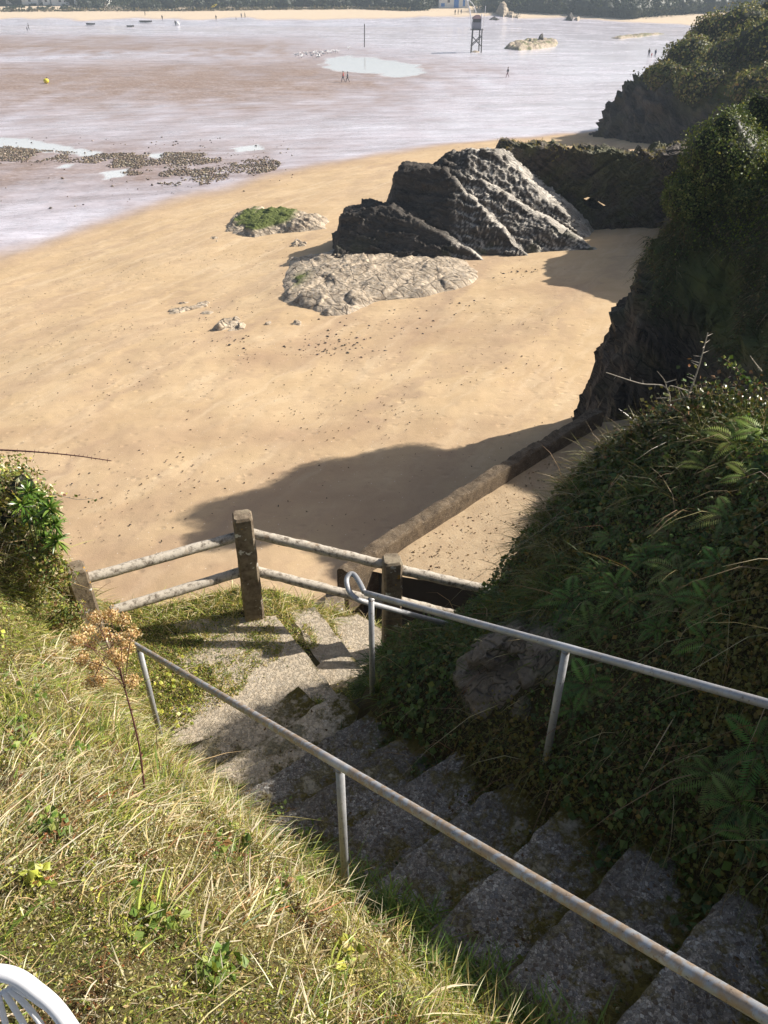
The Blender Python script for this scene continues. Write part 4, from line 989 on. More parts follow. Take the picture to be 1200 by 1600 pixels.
# --- moss and weeds creeping over the edges and joints of the steps
P0 = []
for s0 in np.arange(-.06+RUN*2, -3.6, -RUN):
    for _ in range(420):
        t = rng.uniform(); nn = 1.1+1.08*t; e = min(t, 1-t)
        if rng.uniform() < .18+.8*math.exp(-e/.10):
            a = abs(rng.normal(0, .04)); x_, y_ = xy(s0-a, nn); P0.append((x_, y_, -2.83+.45*(s0-RUN)+.02+rng.uniform(0, .03)))
P0 = np.array(P0); n = len(P0)
d1 = leaves(P0, unit(np.array([0, 0, 1.0])+.7*rng.normal(size=(n, 3))), rng.uniform(.010, .024, n), pal(n, [(.05, .09, .02), (.08, .11, .02), (.10, .07, .03), (.16, .14, .04)], [3, 2, 2, 1]), .7)
es = rng.uniform(-3.3, .6, 130); en = np.where(rng.uniform(size=130) < .55, 1.17, 2.12)+rng.normal(0, .05, 130); ex, ey = xy(es, en)
d2 = tussocks(ex, ey, 20, .13, .005, [(.07, .13, .03), (.11, .17, .04), (.16, .15, .06)], [3, 2, 1])
Vv, Fv, Cv = join(d1, d2); o = mesh('step_weeds', Vv, Fv, LEAF, col=Cv); tag(o, 'moss and small weeds growing in the joints of the steps', 'weeds', kind='stuff')

# ------------------------------------------------------------------ plants that stand on their own
def leafball(c, rad, n, S, cols, w, lump=.22, seed=0, shell=.75, flat=.0, lo=-1.0):
    d = unit(rng.normal(size=(n, 3))); d = d[d[:, 2] > lo]; n = len(d)
    r = (1+lump*fbm(d*2.2+seed, 3, seed)*1.6+lump*.5*fbm(d*6+seed, 2, seed+3))*(shell+(1-shell)*rng.uniform(size=n)**.4)
    Pp = np.asarray(c)+d*r[:, None]*np.asarray(rad); Nn = unit(d+.55*rng.normal(size=(n, 3)))
    return leaves(Pp, Nn, S*rng.uniform(.6, 1.35, n), pal(n, cols, w, .3), .7)
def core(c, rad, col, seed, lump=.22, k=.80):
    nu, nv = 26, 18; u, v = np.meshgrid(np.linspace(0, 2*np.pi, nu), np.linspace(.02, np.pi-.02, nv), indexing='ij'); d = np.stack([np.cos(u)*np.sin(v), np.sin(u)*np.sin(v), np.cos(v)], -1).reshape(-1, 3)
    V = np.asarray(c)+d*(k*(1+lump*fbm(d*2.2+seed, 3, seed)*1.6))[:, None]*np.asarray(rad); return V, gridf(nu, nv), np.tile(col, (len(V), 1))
def shrub(name, label, blobs, n, S, cols, w, base, trunk_h, mat=LEAF, cat='shrub', group=None, stems=4, corecol=(.02, .03, .01)):
    root = empty(name, tuple(base)); tag(root, label, cat, group); parts = []
    for i, (c, r) in enumerate(blobs):
        parts.append(leafball(c, r, n//len(blobs), S, cols, w, seed=i*5+len(label)))
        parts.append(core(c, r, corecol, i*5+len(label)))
    Vv, Fv, Cv = join(*parts); mesh('foliage', Vv, Fv, mat, root, col=Cv)
    mb = MB()
    for i in range(stems):
        c = np.asarray(blobs[i % len(blobs)][0]); b = np.asarray(base)+rng.normal(0, .12, 3)*[1, 1, 0]
        mb.tube([b, lerp(b, c, .5)+rng.normal(0, .08, 3), c], [trunk_h, trunk_h*.7, trunk_h*.3], 7)
    mb.build('stem', plain('bark', (.12, .09, .06), .9, 0, .4, 20, .6), root); return root
C_EVG = [(.09, .14, .035), (.15, .20, .05), (.24, .27, .07), (.38, .38, .13)]
q1 = P(1128, 250, 16.6)
shrub('round_shrub', 'rounded glossy evergreen shrub on the cliff top, sunlit on its right side', [(q1, (.86, .85, .9)), (q1+(-.3, .2, -.75), (.72, .7, .6)), (q1+(.5, -.1, -.6), (.7, .7, .6))], 26000, .052, C_EVG, [3, 3, 1.5, .8], q1+(0, 0, -1.6), .05, group='shrubs on the cliff top')
q2 = P(1195, 205, 18.5)
shrub('evergreen_shrub', 'darker evergreen shrub behind the rounded one at the photo edge', [(q2, (.9, .9, .85)), (q2+(1.3, .2, .1), (1.3, 1, 1.1)), (q2+(.3, .1, -.9), (.9, .8, .7)), (np.array(gpt(420, 800))+np.array(SDIR)*15.6, (.9, .8, .75)), (np.array(gpt(385, 792))+np.array(SDIR)*16.5, (.9, .8, .7)), (np.array(gpt(450, 775))+np.array(SDIR)*15.6, (.8, .7, .7))], 34000, .055, C_EVG, [4, 3, 1, .5], q2+(0, 0, -1.8), .05, group='shrubs on the cliff top')  # last three leaf blobs added along sun rays only to cast the sand shadow
# ivy and turf clothing the cove cliff
def on_sheet(V, N, w, n, lift=(0, .08)):
    p = rng.choice(len(V), n, p=w/w.sum()); jit = rng.normal(0, .06, (n, 3)); return V[p]+jit*[1, 1, .6]+N[p]*rng.uniform(*lift, (n, 1)), N[p]
Wc = np.clip(cm-.25, 0, 1)*(Vc[:, 1] > 12)*(Vc[:, 1] < 30)*(Vc[:, 0] < 12)*sstep(.1, .5, .35+fbm(Vc*1.3, 3, 301))
cell_a = np.where(Vc[:, 0] < 11, .055, .22)*np.where((Vc[:, 1] > 14) & (Vc[:, 1] < 22), .055, .155); Wc = Wc*cell_a/np.maximum(Nc[:, 2], .12)
pc, nc_ = on_sheet(Vc2, Nc, Wc, 60000)
pl_ = pal(60000, [(.06, .095, .03), (.10, .15, .045), (.15, .13, .05), (.08, .07, .03), (.26, .22, .10)], [4, 3, 1.5, 1.5, .8], .35)
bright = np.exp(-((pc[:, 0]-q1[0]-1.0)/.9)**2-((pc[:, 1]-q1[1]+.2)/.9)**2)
pl_[rng.uniform(size=60000) < bright] = (.26, .34, .04)  # sunlit spot painted as yellow-green ivy leaves
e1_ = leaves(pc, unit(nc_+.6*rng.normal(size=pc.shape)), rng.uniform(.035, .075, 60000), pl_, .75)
pg, ng = on_sheet(Vc2, Nc, Wc, 22000, (0, .03)); 
e2_ = blades(pg, unit(ng+.5*rng.normal(size=pg.shape)), rng.uniform(.12, .32, 22000), rng.uniform(.008, .016, 22000), np.tile([-.2, -.2, -.9], (22000, 1)), pal(22000, [(.12, .10, .04), (.20, .17, .08), (.08, .10, .03), (.30, .26, .15)], [3, 2, 3, .8], .3))
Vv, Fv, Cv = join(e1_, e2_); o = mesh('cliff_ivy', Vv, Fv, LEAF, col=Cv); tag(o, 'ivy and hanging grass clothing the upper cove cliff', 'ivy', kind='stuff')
# turf fringe on the arch
at = ARCHV[(ARCHV[:, 2] > -8.05)]; pk = at[rng.choice(len(at), 4000)]+rng.normal(0, .08, (4000, 3))*[1, 1, 0]; ak = pk[fbm(pk*.7, 2, 303) > .0]; m = len(ak)
Vv, Fv, Cv = blades(ak, unit(np.array([0, 0, 1.0])+.5*rng.normal(size=(m, 3))), rng.uniform(.12, .34, m), np.full(m, .022), np.tile([-.2, -.1, -.5], (m, 1)), pal(m, [(.36, .29, .14), (.24, .2, .09), (.14, .16, .05)], [3, 2, 1]))
tag(mesh('arch_turf', Vv, Fv, GRASSM, col=Cv), 'dry turf fringe along the top of the rock arch wall', 'grass', kind='stuff')
# headland scrub: bushes one by one on top, dry turf between
wv = sstep(2.2, 5, HD)*(HV[:, 0] < 60)*(HV[:, 1] < 100); ph, nh = on_sheet(HV, HN, wv+1e-9, 26000, (0, .3)); ph += rng.normal(0, .25, ph.shape)*[1, 1, .3]
Vv, Fv, Cv = leaves(ph, unit(nh+.6*rng.normal(size=ph.shape)), rng.uniform(.14, .32, 26000), pal(26000, [(.08, .10, .035), (.12, .13, .045), (.22, .19, .08), (.15, .11, .06)], [3, 2.5, 1.5, 1.5], .3), .7)
tag(mesh('headland_scrub', Vv, Fv, LEAF, col=Cv), 'low scrub and dry turf covering the headland slopes', 'scrub', kind='stuff')
hb = [(1078, 92, 72, (2.3, 2.2, 1.9)), (1112, 62, 76, (2.6, 2.5, 2.0)), (1165, 50, 74, (3.4, 3, 2.3)), (1040, 118, 70, (1.7, 1.6, 1.1)), (1150, 100, 68, (3.0, 2.8, 2.2)), (1205, 75, 66, (3.2, 3, 2.6)), (1100, 130, 66, (2.4, 2.0, 1.6)), (1195, 140, 60, (2.6, 2.2, 1.9)), (1240, 30, 78, (4, 3, 2.8))]
hl = ['thorny brown-green bush at the left shoulder of the headland bushes', 'tall olive bush behind the headland shoulder, tip near the group of three walkers', 'long sunlit bush crowning the headland', 'lowest small bush where the headland turf starts', 'wide dark bush halfway up the headland', 'dark bush below the crowning bush at the photo edge', 'dusky bush just above the bare headland rock', 'dark bush behind the cliff shrubs', 'large bush cut by the right photo edge']
for (a, b, Z, r), lb in zip(hb, hl):
    c = P(a, b, Z); shrub('headland_bush', lb, [(c, r), (c+(r[0]*.7, .3, -.4), (r[0]*.7, r[1]*.7, r[2]*.8))], 5200, .24, [(.10, .13, .04), (.19, .21, .065), (.40, .37, .16), (.24, .18, .10)], [3, 3, 2, 1.2], c-(0, 0, r[2]+.6), .08, LEAF, 'bush', 'bushes on the headland', 3)

# spiky green spurge and ivy mound on the far end of the left bank
def whorl(c, n, L, W_, cols, w, up=.5):
    d = unit(rng.normal(size=(n, 3))+[0, 0, up]); return blades(np.tile(c, (n, 1))+d*.01, d, L*rng.uniform(.7, 1.2, n), W_*rng.uniform(.8, 1.2, n), np.tile([0, 0, -.25], (n, 1)), pal(n, cols, w, .25))
b0 = PY(62, 868, 4.2); root = empty('spurge_plant', tuple(b0)); tag(root, 'spiky bright green leafy plant standing at the seaward edge of the left bank', 'plant')
parts = []; mb = MB()
for (a, b) in [(45, 770), (62, 780), (78, 795), (35, 790), (84, 820), (66, 812), (50, 805), (88, 845), (72, 840)]:
    c = PY(a, b, 4.12+rng.uniform(-.1, .1)); parts.append(whorl(c, 60, .085, .014, [(.10, .20, .03), (.18, .30, .05), (.33, .40, .08), (.06, .13, .03)], [3, 3, 1, 1]))
    mb.tube([b0, lerp(b0, c, .6)+[0, 0, .01], c], [.006, .005, .003], 6)
Vv, Fv, Cv = join(*parts); mesh('foliage', Vv, Fv, SHINY, root, col=Cv); mb.build('stem', plain('green_stem', (.14, .16, .05)), root)
iv = []
for i in range(46):
    a, b = rng.uniform(-45, 58), rng.uniform(722, 890); b += max(0, a-10)*1.3
    c = PY(a, b, rng.uniform(4.3, 4.9)); iv.append(leafball(c, (.17, .17, .14), 300, .030, [(.15, .21, .06), (.30, .34, .09), (.58, .58, .13), (.46, .34, .2), (.78, .72, .52)], [2.5, 2.5, 2, 2, 2], seed=i, shell=.3))
    if i % 2: iv.append(core(c, (.10, .10, .08), (.03, .035, .015), i))
for i in range(14):
    tt_ = rng.uniform(); c = PY(lerp(58, 104, tt_)+rng.normal(0, 8), lerp(850, 975, tt_)+rng.normal(0, 8), rng.uniform(4.0, 4.3)); iv.append(leafball(c, (.11, .11, .09), 220, .026, [(.14, .19, .05), (.36, .38, .07), (.22, .13, .06), (.45, .38, .2)], [3, 2, 1.3, 1], seed=i+60, shell=.3))
Vv, Fv, Cv = join(*iv); tag(mesh('ivy_mound', Vv, Fv, LEAF, col=Cv), 'mixed ivy and yellowing leaves heaped on the far end of the left bank', 'ivy', kind='stuff')

def cane(name, label, pts, r, mat, thorn=.0, nth=0, twigs=(), group=None, lv=0, cat='bramble'):
    c = bez(pts, 10); root = empty(name, tuple(np.asarray(pts[0], float))); tag(root, label, cat, group)
    mb = MB(); n = len(c); mb.tube(c, [r*(1-.6*i/n) for i in range(n)], 7)
    for k in range(nth):
        i = int((k+.5)/nth*(n-1)); t = c[min(i+1, n-1)]-c[i]; t /= np.linalg.norm(t)+1e-9; d = rng.normal(size=3); d -= t*d.dot(t); d /= np.linalg.norm(d)
        mb.tube([c[i], c[i]+d*thorn+t*thorn*.15], [r*.45, r*.05], 5)
    for tw in twigs: mb.tube(bez(tw, 6), [r*.6*(1-.7*i/(6*(len(tw)-1)+1)) for i in range(6*(len(tw)-1)+1)], 6)
    mb.build('stem', mat, root)
    if lv:
        ii = rng.integers(0, n, lv); Pp = np.array(c)[ii]+rng.normal(0, .012, (lv, 3)); Vv, Fv, Cv = leaves(Pp, unit(rng.normal(size=(lv, 3))+[0, 0, .8]), rng.uniform(.018, .036, lv), pal(lv, [(.10, .18, .04), (.3, .34, .08), (.24, .10, .05)], [3, 1.5, 1]), .85)
        mesh('foliage', Vv, Fv, SHINY, root, col=Cv)
    return root
M_CANE = plain('dark_cane', (.13, .05, .045), .7); M_DEAD = plain('dead_twig', (.42, .37, .30), .8, 0, .3, 40)
cane('bramble_cane', 'thorny reddish cane jutting over the sand from the left photo edge', [PY(-25, 702, 4.4), PY(40, 705, 4.35), PY(110, 711, 4.3), PY(174, 720, 4.25)], .0062, M_CANE, .016, 46)
cane('ivy_stem', 'thin bare stem with a leafy tip below the thorny cane', [PY(40, 762, 4.5), PY(85, 772, 4.45), PY(120, 780, 4.4), PY(148, 778, 4.4)], .003, M_DEAD, .01, 5, lv=14)
cane('ivy_stem', 'short leafy stem just under the thorny cane at the left photo edge', [PY(-5, 735, 4.5), PY(30, 737, 4.45), PY(75, 735, 4.4)], .003, M_CANE, .01, 3, lv=10)
yb = 4.55
cane('blackthorn_twig', 'tallest pale thorny twig rising above the crest of the right bank', [PY(1055, 668, yb), PY(1064, 640, yb), PY(1078, 612, yb), PY(1092, 572, yb), PY(1106, 520, yb)], .0075, M_DEAD, .055, 26,
     [[PY(1078, 612, yb), PY(1050, 603, yb), PY(1044, 606, yb)], [PY(1092, 622, yb), PY(1087, 604, yb)], [PY(1070, 622, yb), PY(1060, 605, yb)]], group='dead twigs on the crest')
cane('blackthorn_twig', 'long pale twig reaching left across the dark cliff', [PY(1046, 655, yb), PY(1042, 607, yb), PY(1000, 599, yb), PY(947, 582, yb)], .006, M_DEAD, .03, 7,
     [[PY(1042, 607, yb), PY(1038, 594, yb), PY(1027, 580, yb)], [PY(1040, 598, yb), PY(1057, 593, yb)], [PY(1044, 622, yb), PY(1025, 622, yb)], [PY(1045, 628, yb), PY(1080, 618, yb)]], group='dead twigs on the crest')
cane('blackthorn_twig', 'short pale twig just left of the green leafy spray', [PY(1190, 580, yb), PY(1182, 570, yb), PY(1172, 556, yb)], .005, M_DEAD, .02, 4, group='dead twigs on the crest')
cane('leafy_spray', 'arching spray of round green leaves above the bank crest at the right', [PY(1205, 610, yb), PY(1165, 592, yb), PY(1150, 575, yb), PY(1131, 560, yb)], .004, M_CANE, .01, 4, lv=70)
cane('dead_branch', 'grey dead branch lying on the crest beside the sunlit fern', [PY(1140, 665, 4.4), PY(1170, 670, 4.3), PY(1225, 680, 4.2)], .008, M_DEAD, .02, 4)

# dried umbel plant beside the handrail
fb = np.array([-1.03, 2.10, 0]); fb[2] = float(onground(np.array([fb[0]]), np.array([fb[1]]))[0][0][2])
dr_ = empty('dried_flower', tuple(fb)); tag(dr_, 'tall dead plant with a fluffy orange-brown seed head beside the left handrail', 'dried plant')
tp = PY(170, 985, fb[1]+.1); mb = MB(); st = bez([fb, lerp(fb, tp, .35)+[.02, 0, 0], lerp(fb, tp, .7)+[.012, 0, 0], tp], 12); mb.tube(st, [.005*(1-.55*i/len(st)) for i in range(len(st))], 8)
tips = []
for (a, b) in [(135, 985), (150, 965), (172, 960), (192, 968), (205, 990), (200, 1012), (186, 1030), (150, 1040), (128, 1030), (140, 1008), (165, 990), (158, 1062), (145, 1065), (188, 1000), (120, 1000), (205, 1065), (176, 1022)]:
    e_ = PY(a, b, fb[1]+.1+rng.uniform(-.1, .12)); i = int(len(st)*rng.uniform(.62, .95)); mb.tube(bez([st[i], lerp(st[i], e_, .5)+[0, 0, .01], e_], 4), .0016, 5); tips.append(e_)
for i in range(60):
    q = st[int(rng.uniform(.05, .6)*len(st))]; d = rng.normal(size=3)*[1, 1, .3]; d /= np.linalg.norm(d); mb.tube([q, q+d*rng.uniform(.006, .018)], [.0018, .0006], 4)
mb.build('stem', M_CANE, dr_)
hp = [leafball(t, (.033, .033, .026), 330, .0095, [(.72, .50, .25), (.82, .63, .36), (.48, .30, .14), (.9, .78, .54)], [3, 3, 1.3, 1], seed=i, shell=.1, lump=.4) for i, t in enumerate(tips)]
Vv, Fv, Cv = join(*hp); mesh('seed_head', Vv, Fv, DRYM, dr_, col=Cv)

# ferns
def fern_geo(c, N, nf, L, cols, w):
    parts = []
    N = unit((N*.6+np.array([0, -.25, .55]))[None])[0]; a0 = rng.uniform(0, 6.28); ax = np.cross(N, [1, .2, 0]); ax /= np.linalg.norm(ax); ay = np.cross(N, ax)
    for f in range(nf):
        th = a0+f*6.283/nf+rng.normal(0, .25); out = ax*math.cos(th)+ay*math.sin(th); l = L*rng.uniform(.75, 1.15); col = pal(1, cols, w, .2)[0]
        ns = 19; t = np.linspace(0, 1, ns); R = c+(N[None]*np.sin(t*1.25)[:, None]*.42+out[None]*t[:, None]*.85+np.array([0, 0, -.38])*(t**2)[:, None])*l
        T = unit(np.gradient(R, axis=0)); Sd = unit(np.cross(T, N)); Up = np.cross(Sd, T)
        wid = l*.23*np.sin(np.pi*(t*.88+.10))**.8*(1-.25*t)
        for sgn in (-1, 1):
            i = np.arange(2, ns); m = len(i); tip = R[i]+sgn*Sd[i]*wid[i, None]+T[i]*wid[i, None]*.35-np.array([0, 0, .12])*wid[i, None]; hw = l/ns*.42
            Vb = np.zeros((m, 4, 3)); Vb[:, 0] = R[i]-T[i]*hw; Vb[:, 1] = lerp(R[i], tip, .55)-T[i]*hw*.9; Vb[:, 2] = tip; Vb[:, 3] = lerp(R[i], tip, .5)+T[i]*hw*.9
            parts.append((Vb.reshape(-1, 3), np.arange(m*4).reshape(m, 4), np.tile(col*rng.uniform(.85, 1.1), (m*4, 1))))
        Vr = np.stack([R-Sd*.0016, R+Sd*.0016], 1).reshape(-1, 3); k = np.arange(ns-1)*2; parts.append((Vr, np.stack([k, k+1, k+3, k+2], 1), np.tile((.12, .10, .04), (len(Vr), 1))))
    return join(*parts)
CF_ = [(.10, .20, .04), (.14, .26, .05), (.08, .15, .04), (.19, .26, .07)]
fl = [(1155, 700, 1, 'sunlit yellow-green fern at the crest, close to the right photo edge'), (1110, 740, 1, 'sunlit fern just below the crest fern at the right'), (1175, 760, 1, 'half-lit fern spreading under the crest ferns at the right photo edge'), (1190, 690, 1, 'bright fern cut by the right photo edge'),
      (960, 850, 0, 'small fern highest in the middle of the shaded bank'), (1010, 880, 0, 'fern with narrow fronds left of the paired ferns'), (1070, 870, 0, 'fern with upright fronds below the crest'), (1065, 905, 0, 'wide flat fern above the comb-like frond'), (1060, 945, 0, 'fern with the longest comb-like frond in mid bank'), (1115, 950, 0, 'fern right of the comb-like frond'), (1035, 990, 0, 'fern just above the right handrail, middle of three'),
      (990, 950, 0, 'dull fern left of the comb-like frond'), (945, 900, 0, 'fern among ivy at the left of the fern patch'), (900, 945, 0, 'small fern nearest the mossy rock, above the handrail'), (930, 985, 0, 'fern touching the top of the right handrail post'), (970, 925, 0, 'half-hidden fern in the heart of the patch'), (1110, 1010, 0, 'fern hanging over the right handrail'), (925, 1080, 0, 'fern just behind the right handrail post'), (905, 1110, 0, 'lower fern behind the handrail post'),
      (1160, 1260, 0, 'large dark fern low at the right photo edge'), (1120, 1220, 0, 'dark fern above the lowest large fern'), (1180, 1310, 0, 'dark fern touching the upper steps at the right'), (1050, 840, 0, 'upper fern between grass and the paired ferns'), (1130, 890, 0, 'fern beside brown drooping grass'), (880, 885, 0, 'small fern at the left margin of the patch'), (1190, 1180, 0, 'deeply shaded fern at the right photo edge under the rail'), (1145, 820, 0, 'fern below the half-lit one')]
def bankhit(px, py):
    d = P(px, py, 1.0)
    for k in np.arange(1.2, 8, .02):
        q = d*k
        if q[0] < GX[-1] and q[1] < GY[-1] and onground(q[:1], q[1:2])[0][0][2] > q[2]:
            return onground(q[:1], q[1:2])
    return None
for a, b, lit, lb in fl:
    h_ = bankhit(a, b)
    if h_ is None: continue
    c, N = h_[0][0], h_[1][0]; c = c+N*.04
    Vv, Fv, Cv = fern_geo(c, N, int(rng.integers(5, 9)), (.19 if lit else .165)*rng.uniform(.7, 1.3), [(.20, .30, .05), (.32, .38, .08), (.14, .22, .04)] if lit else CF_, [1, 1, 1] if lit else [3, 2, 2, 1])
    if rng.uniform() < .45: Cv = lerp(Cv, np.array([.30, .20, .08])[None], .35*rng.uniform())
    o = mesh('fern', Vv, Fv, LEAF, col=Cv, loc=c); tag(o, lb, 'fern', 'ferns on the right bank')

# ------------------------------------------------------------------ white garden chair at the lower left
ch = empty('garden_chair', (-.62, .45, -1.85)); tag(ch, 'white moulded garden chair, only its curved slatted back showing at the lower left', 'chair')
M_WP = plain('white_plastic', (.82, .83, .86), .35, 0, .02, 3, .02)
def pt(px, py, Z): return P(px, py, Z)
mb = MB(); mb.tube(bez([pt(-330, 1900, .98), pt(-250, 1640, .97), pt(-120, 1535, .96), pt(0, 1520, .95), pt(62, 1552, .95), pt(105, 1598, .95), pt(150, 1680, .95), pt(190, 1800, .97), pt(200, 1960, 1.0)], 10), .0098, 16); mb.build('back_frame', M_WP, ch, True)
sl = [[(20, 1540), (60, 1566), (98, 1600), (140, 1690), (160, 1900)], [(12, 1543), (42, 1572), (70, 1612), (104, 1700), (120, 1900)], [(5, 1548), (25, 1580), (44, 1618), (68, 1710), (80, 1900)], [(-4, 1552), (6, 1590), (16, 1630), (30, 1720), (38, 1900)],
      [(-18, 1552), (-18, 1600), (-16, 1720), (-12, 1900)], [(-44, 1548), (-54, 1600), (-60, 1720), (-58, 1900)], [(-80, 1545), (-96, 1600), (-104, 1720), (-102, 1900)], [(-120, 1555), (-140, 1620), (-150, 1740), (-148, 1900)], [(-160, 1575), (-184, 1640), (-196, 1760), (-194, 1900)]]
for pts in sl:
    pts = [pt(a, b, .955+.04*k/4) for k, (a, b) in enumerate(pts)]
    mb = MB(); mb.tube(bez(pts, 8), .0038, 10); mb.build('slat', M_WP, ch, True)
sx0, sx1 = pt(-330, 1900, .98), pt(200, 1960, 1.0)
mb = MB(); mb.box(((sx0[0]+sx1[0])/2, sx0[1]-.22, -1.42), (abs(sx1[0]-sx0[0])+.03, .44, .035), 0, 1, .012); mb.build('seat', M_WP, ch)
for dx in (sx0[0]+.02, sx1[0]-.02):
    for dy in (-.42, 0.0):
        z0 = float(nearz(np.array([dx]), np.array([sx0[1]+dy]))[0]); mb = MB(); mb.tube([(dx, sx0[1]+dy, -1.25 if dy == 0 else -1.43), (dx*1.02, sx0[1]+dy*1.05, z0-.02)], [.02, .016], 10); mb.build('leg', M_WP, ch, True)
mb = MB(); mb.box(((sx0[0]+sx1[0])/2, sx0[1]-.0, -1.27), (abs(sx1[0]-sx0[0]), .02, .035), 0, 1, .008); mb.build('back_rail', M_WP, ch)

# ------------------------------------------------------------------ far shore
M_WHITE = plain('whitewash', (.78, .78, .76), .8, 0, .04, 1, .05); M_BLUEP = plain('blue_paint', (.05, .22, .62), .6); M_SLATE = plain('slate_roof', (.10, .105, .115), .7)
M_TIMB = plain('grey_timber', (.085, .08, .075), .85, 0, .35, 3, .3); M_WPOLE = plain('white_pole', (.72, .72, .74), .5, 0, .05)
# wooded low hill behind the beach
hx_ = np.linspace(-900, 900, 160); hy_ = np.concatenate([np.linspace(372, 470, 40), np.geomspace(480, 2300, 26)])
def hillz(x, y):
    b = 396-.02*x-np.clip(x-40, 0, 200)*.12; d = y-b; return -15.2+np.where(d > 0, 10*(1-np.exp(-d/55))+.03*d, d*.6)+1.5*fbm(p3(x/60, y/60), 3, 401)
Vh, Fh = sheet(hx_, hy_, hillz); Fh = Fh[Vh[Fh][:, :, 2].max(1) > -15.8]
tag(mesh('hills', Vh, Fh, mat_soil('far_hill', (.04, .055, .025), (.06, .075, .03), (.05, .05, .03), .02), smooth=True), kind='structure')
line = [gpt(a, b) for a, b in [(-260, 19), (0, 18), (150, 17), (300, 17), (430, 15), (560, 14), (640, 17), (690, 19), (735, 21), (800, 21), (860, 23), (900, 24), (950, 30), (1000, 31), (1040, 27), (1100, 22), (1200, 20), (1400, 20)]]
LN = np.array(line); wp = []
for i in range(900):
    t = rng.uniform(0, len(LN)-1); k = int(t); b = lerp(LN[k], LN[k+1], t-k); back = rng.gamma(2, 7)+2.5; hgt = rng.uniform(2.2, 4.4)+(1.8 if b[0] > 40 else 0)+back*.10
    c = b+np.array([0, back, 0]); z = max(float(beachz(c[:1], c[1:2])[0]), float(hillz(c[:1], c[1:2])[0])); wp.append((c[0], c[1], z+hgt*.45, hgt))
parts = []; hw_ = gpt(709, 12.5)
for i, (x, y, z, h) in enumerate(wp):
    if abs(x-hw_[0]) < 10.5 and y < hw_[1]+9: continue
    if -215 < x/y*390 < -126 and y < 409: z -= h*.5; h = .8; z += .2
    parts.append(leafball((x, y, z), (h*.85, h*.8, h*.62), 90, .85, [(.025, .04, .02), (.04, .06, .025), (.065, .08, .035), (.10, .095, .05)], [3, 3, 1.5, .8], seed=i % 50, shell=.5))
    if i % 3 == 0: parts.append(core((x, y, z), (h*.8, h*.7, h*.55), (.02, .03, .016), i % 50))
Vv, Fv, Cv = join(*parts); tag(mesh('woods', Vv, Fv, LEAF, col=Cv), 'dark band of trees and hedges behind the far beach', 'woods', kind='stuff')
# bank of dune grass below the hedge on the left
dg_ = []
for k in range(3000):
    t = rng.uniform(0, 6); i = int(t); b = lerp(LN[i], LN[i+1], t-i)+[0, rng.uniform(-1.5, 1.5), 0]; dg_.append(b)
dg_ = np.array(dg_); Vv, Fv, Cv = leaves(dg_+np.array([0, 0, .3]), unit(rng.normal(size=dg_.shape)+[0, -.6, .6]), rng.uniform(.8, 1.5, len(dg_)), pal(len(dg_), [(.16, .13, .08), (.28, .24, .15), (.10, .10, .05)], [2, 2, 2]), .5)
tag(mesh('dune_grass', Vv, Fv, LEAF, col=Cv), 'strip of dry grass at the foot of the hedge along the far beach', 'grass', kind='stuff')
def house(px, py, w, d, h, label, doors=(), roof=2.2, dy=0.0):
    b = gpt(px, py); b = b+np.array([0, dy, 0]); b[2] = max(float(beachz(b[:1], b[1:2])[0]), float(hillz(b[:1], b[1:2])[0])); root = empty('white_house', tuple(b)); tag(root, label, 'house', 'white houses on the far shore')
    mb = MB(); mb.box((b[0], b[1]+d/2, b[2]+h/2-.3), (w, d, h+.6)); mb.build('wall', M_WHITE, root)
    z = b[2]+h; mb = MB(); e = .3
    mb.add([(b[0]-w/2-e, b[1]-e, z), (b[0]+w/2+e, b[1]-e, z), (b[0]+w/2+e, b[1]+d+e, z), (b[0]-w/2-e, b[1]+d+e, z), (b[0]-w/2-e, b[1]+d/2, z+roof), (b[0]+w/2+e, b[1]+d/2, z+roof)], [(0, 1, 5, 4), (2, 3, 4, 5), (0, 4, 3), (1, 2, 5), (0, 3, 2, 1)]); mb.build('roof', M_SLATE, root)
    mb = MB(); mb.box((b[0]+w*.35, b[1]+d/2, z+roof), (.7, .7, 1.6)); mb.build('chimney', M_WHITE, root)
    for (kx, kz, kw, kh, kind) in doors:
        mb = MB(); mb.box((b[0]+kx, b[1]-.03, b[2]+kz+kh/2), (kw, .1, kh)); o = mb.build('door' if kind == 'd' else 'window', M_BLUEP if kind != 'w' else M_SLATE, root)
    return root
house(709, 12.5, 12.5, 7, 4.6, 'white beach house with bright blue door and shutter on the far shore', [(1.0, .1, 2.0, 2.9, 'd'), (4.2, .6, .9, 2.2, 's'), (-2.2, 1.9, 1.0, 1.2, 'w'), (-4.6, .5, 1.5, 1.2, 's')])
for px, w, lb in [(6, 4.5, 'white house sliver showing over the hedge at the very top left corner'), (36, 7, 'white house over the hedge, second from the top left corner'), (62, 3.2, 'narrow white house over the hedge, between two wider ones at top left'), (84, 7.5, 'wide white house over the hedge, above the two walkers on the wet sand'), (113, 3.4, 'small white house over the hedge, sixth part of the way along the top'), (146, 7, 'white house over the hedge, furthest right of the row at top left')]:
    house(px, 12, w, 7, 5.0, lb, [(0, 1.2, 1, 1.3, 'w')], dy=9)

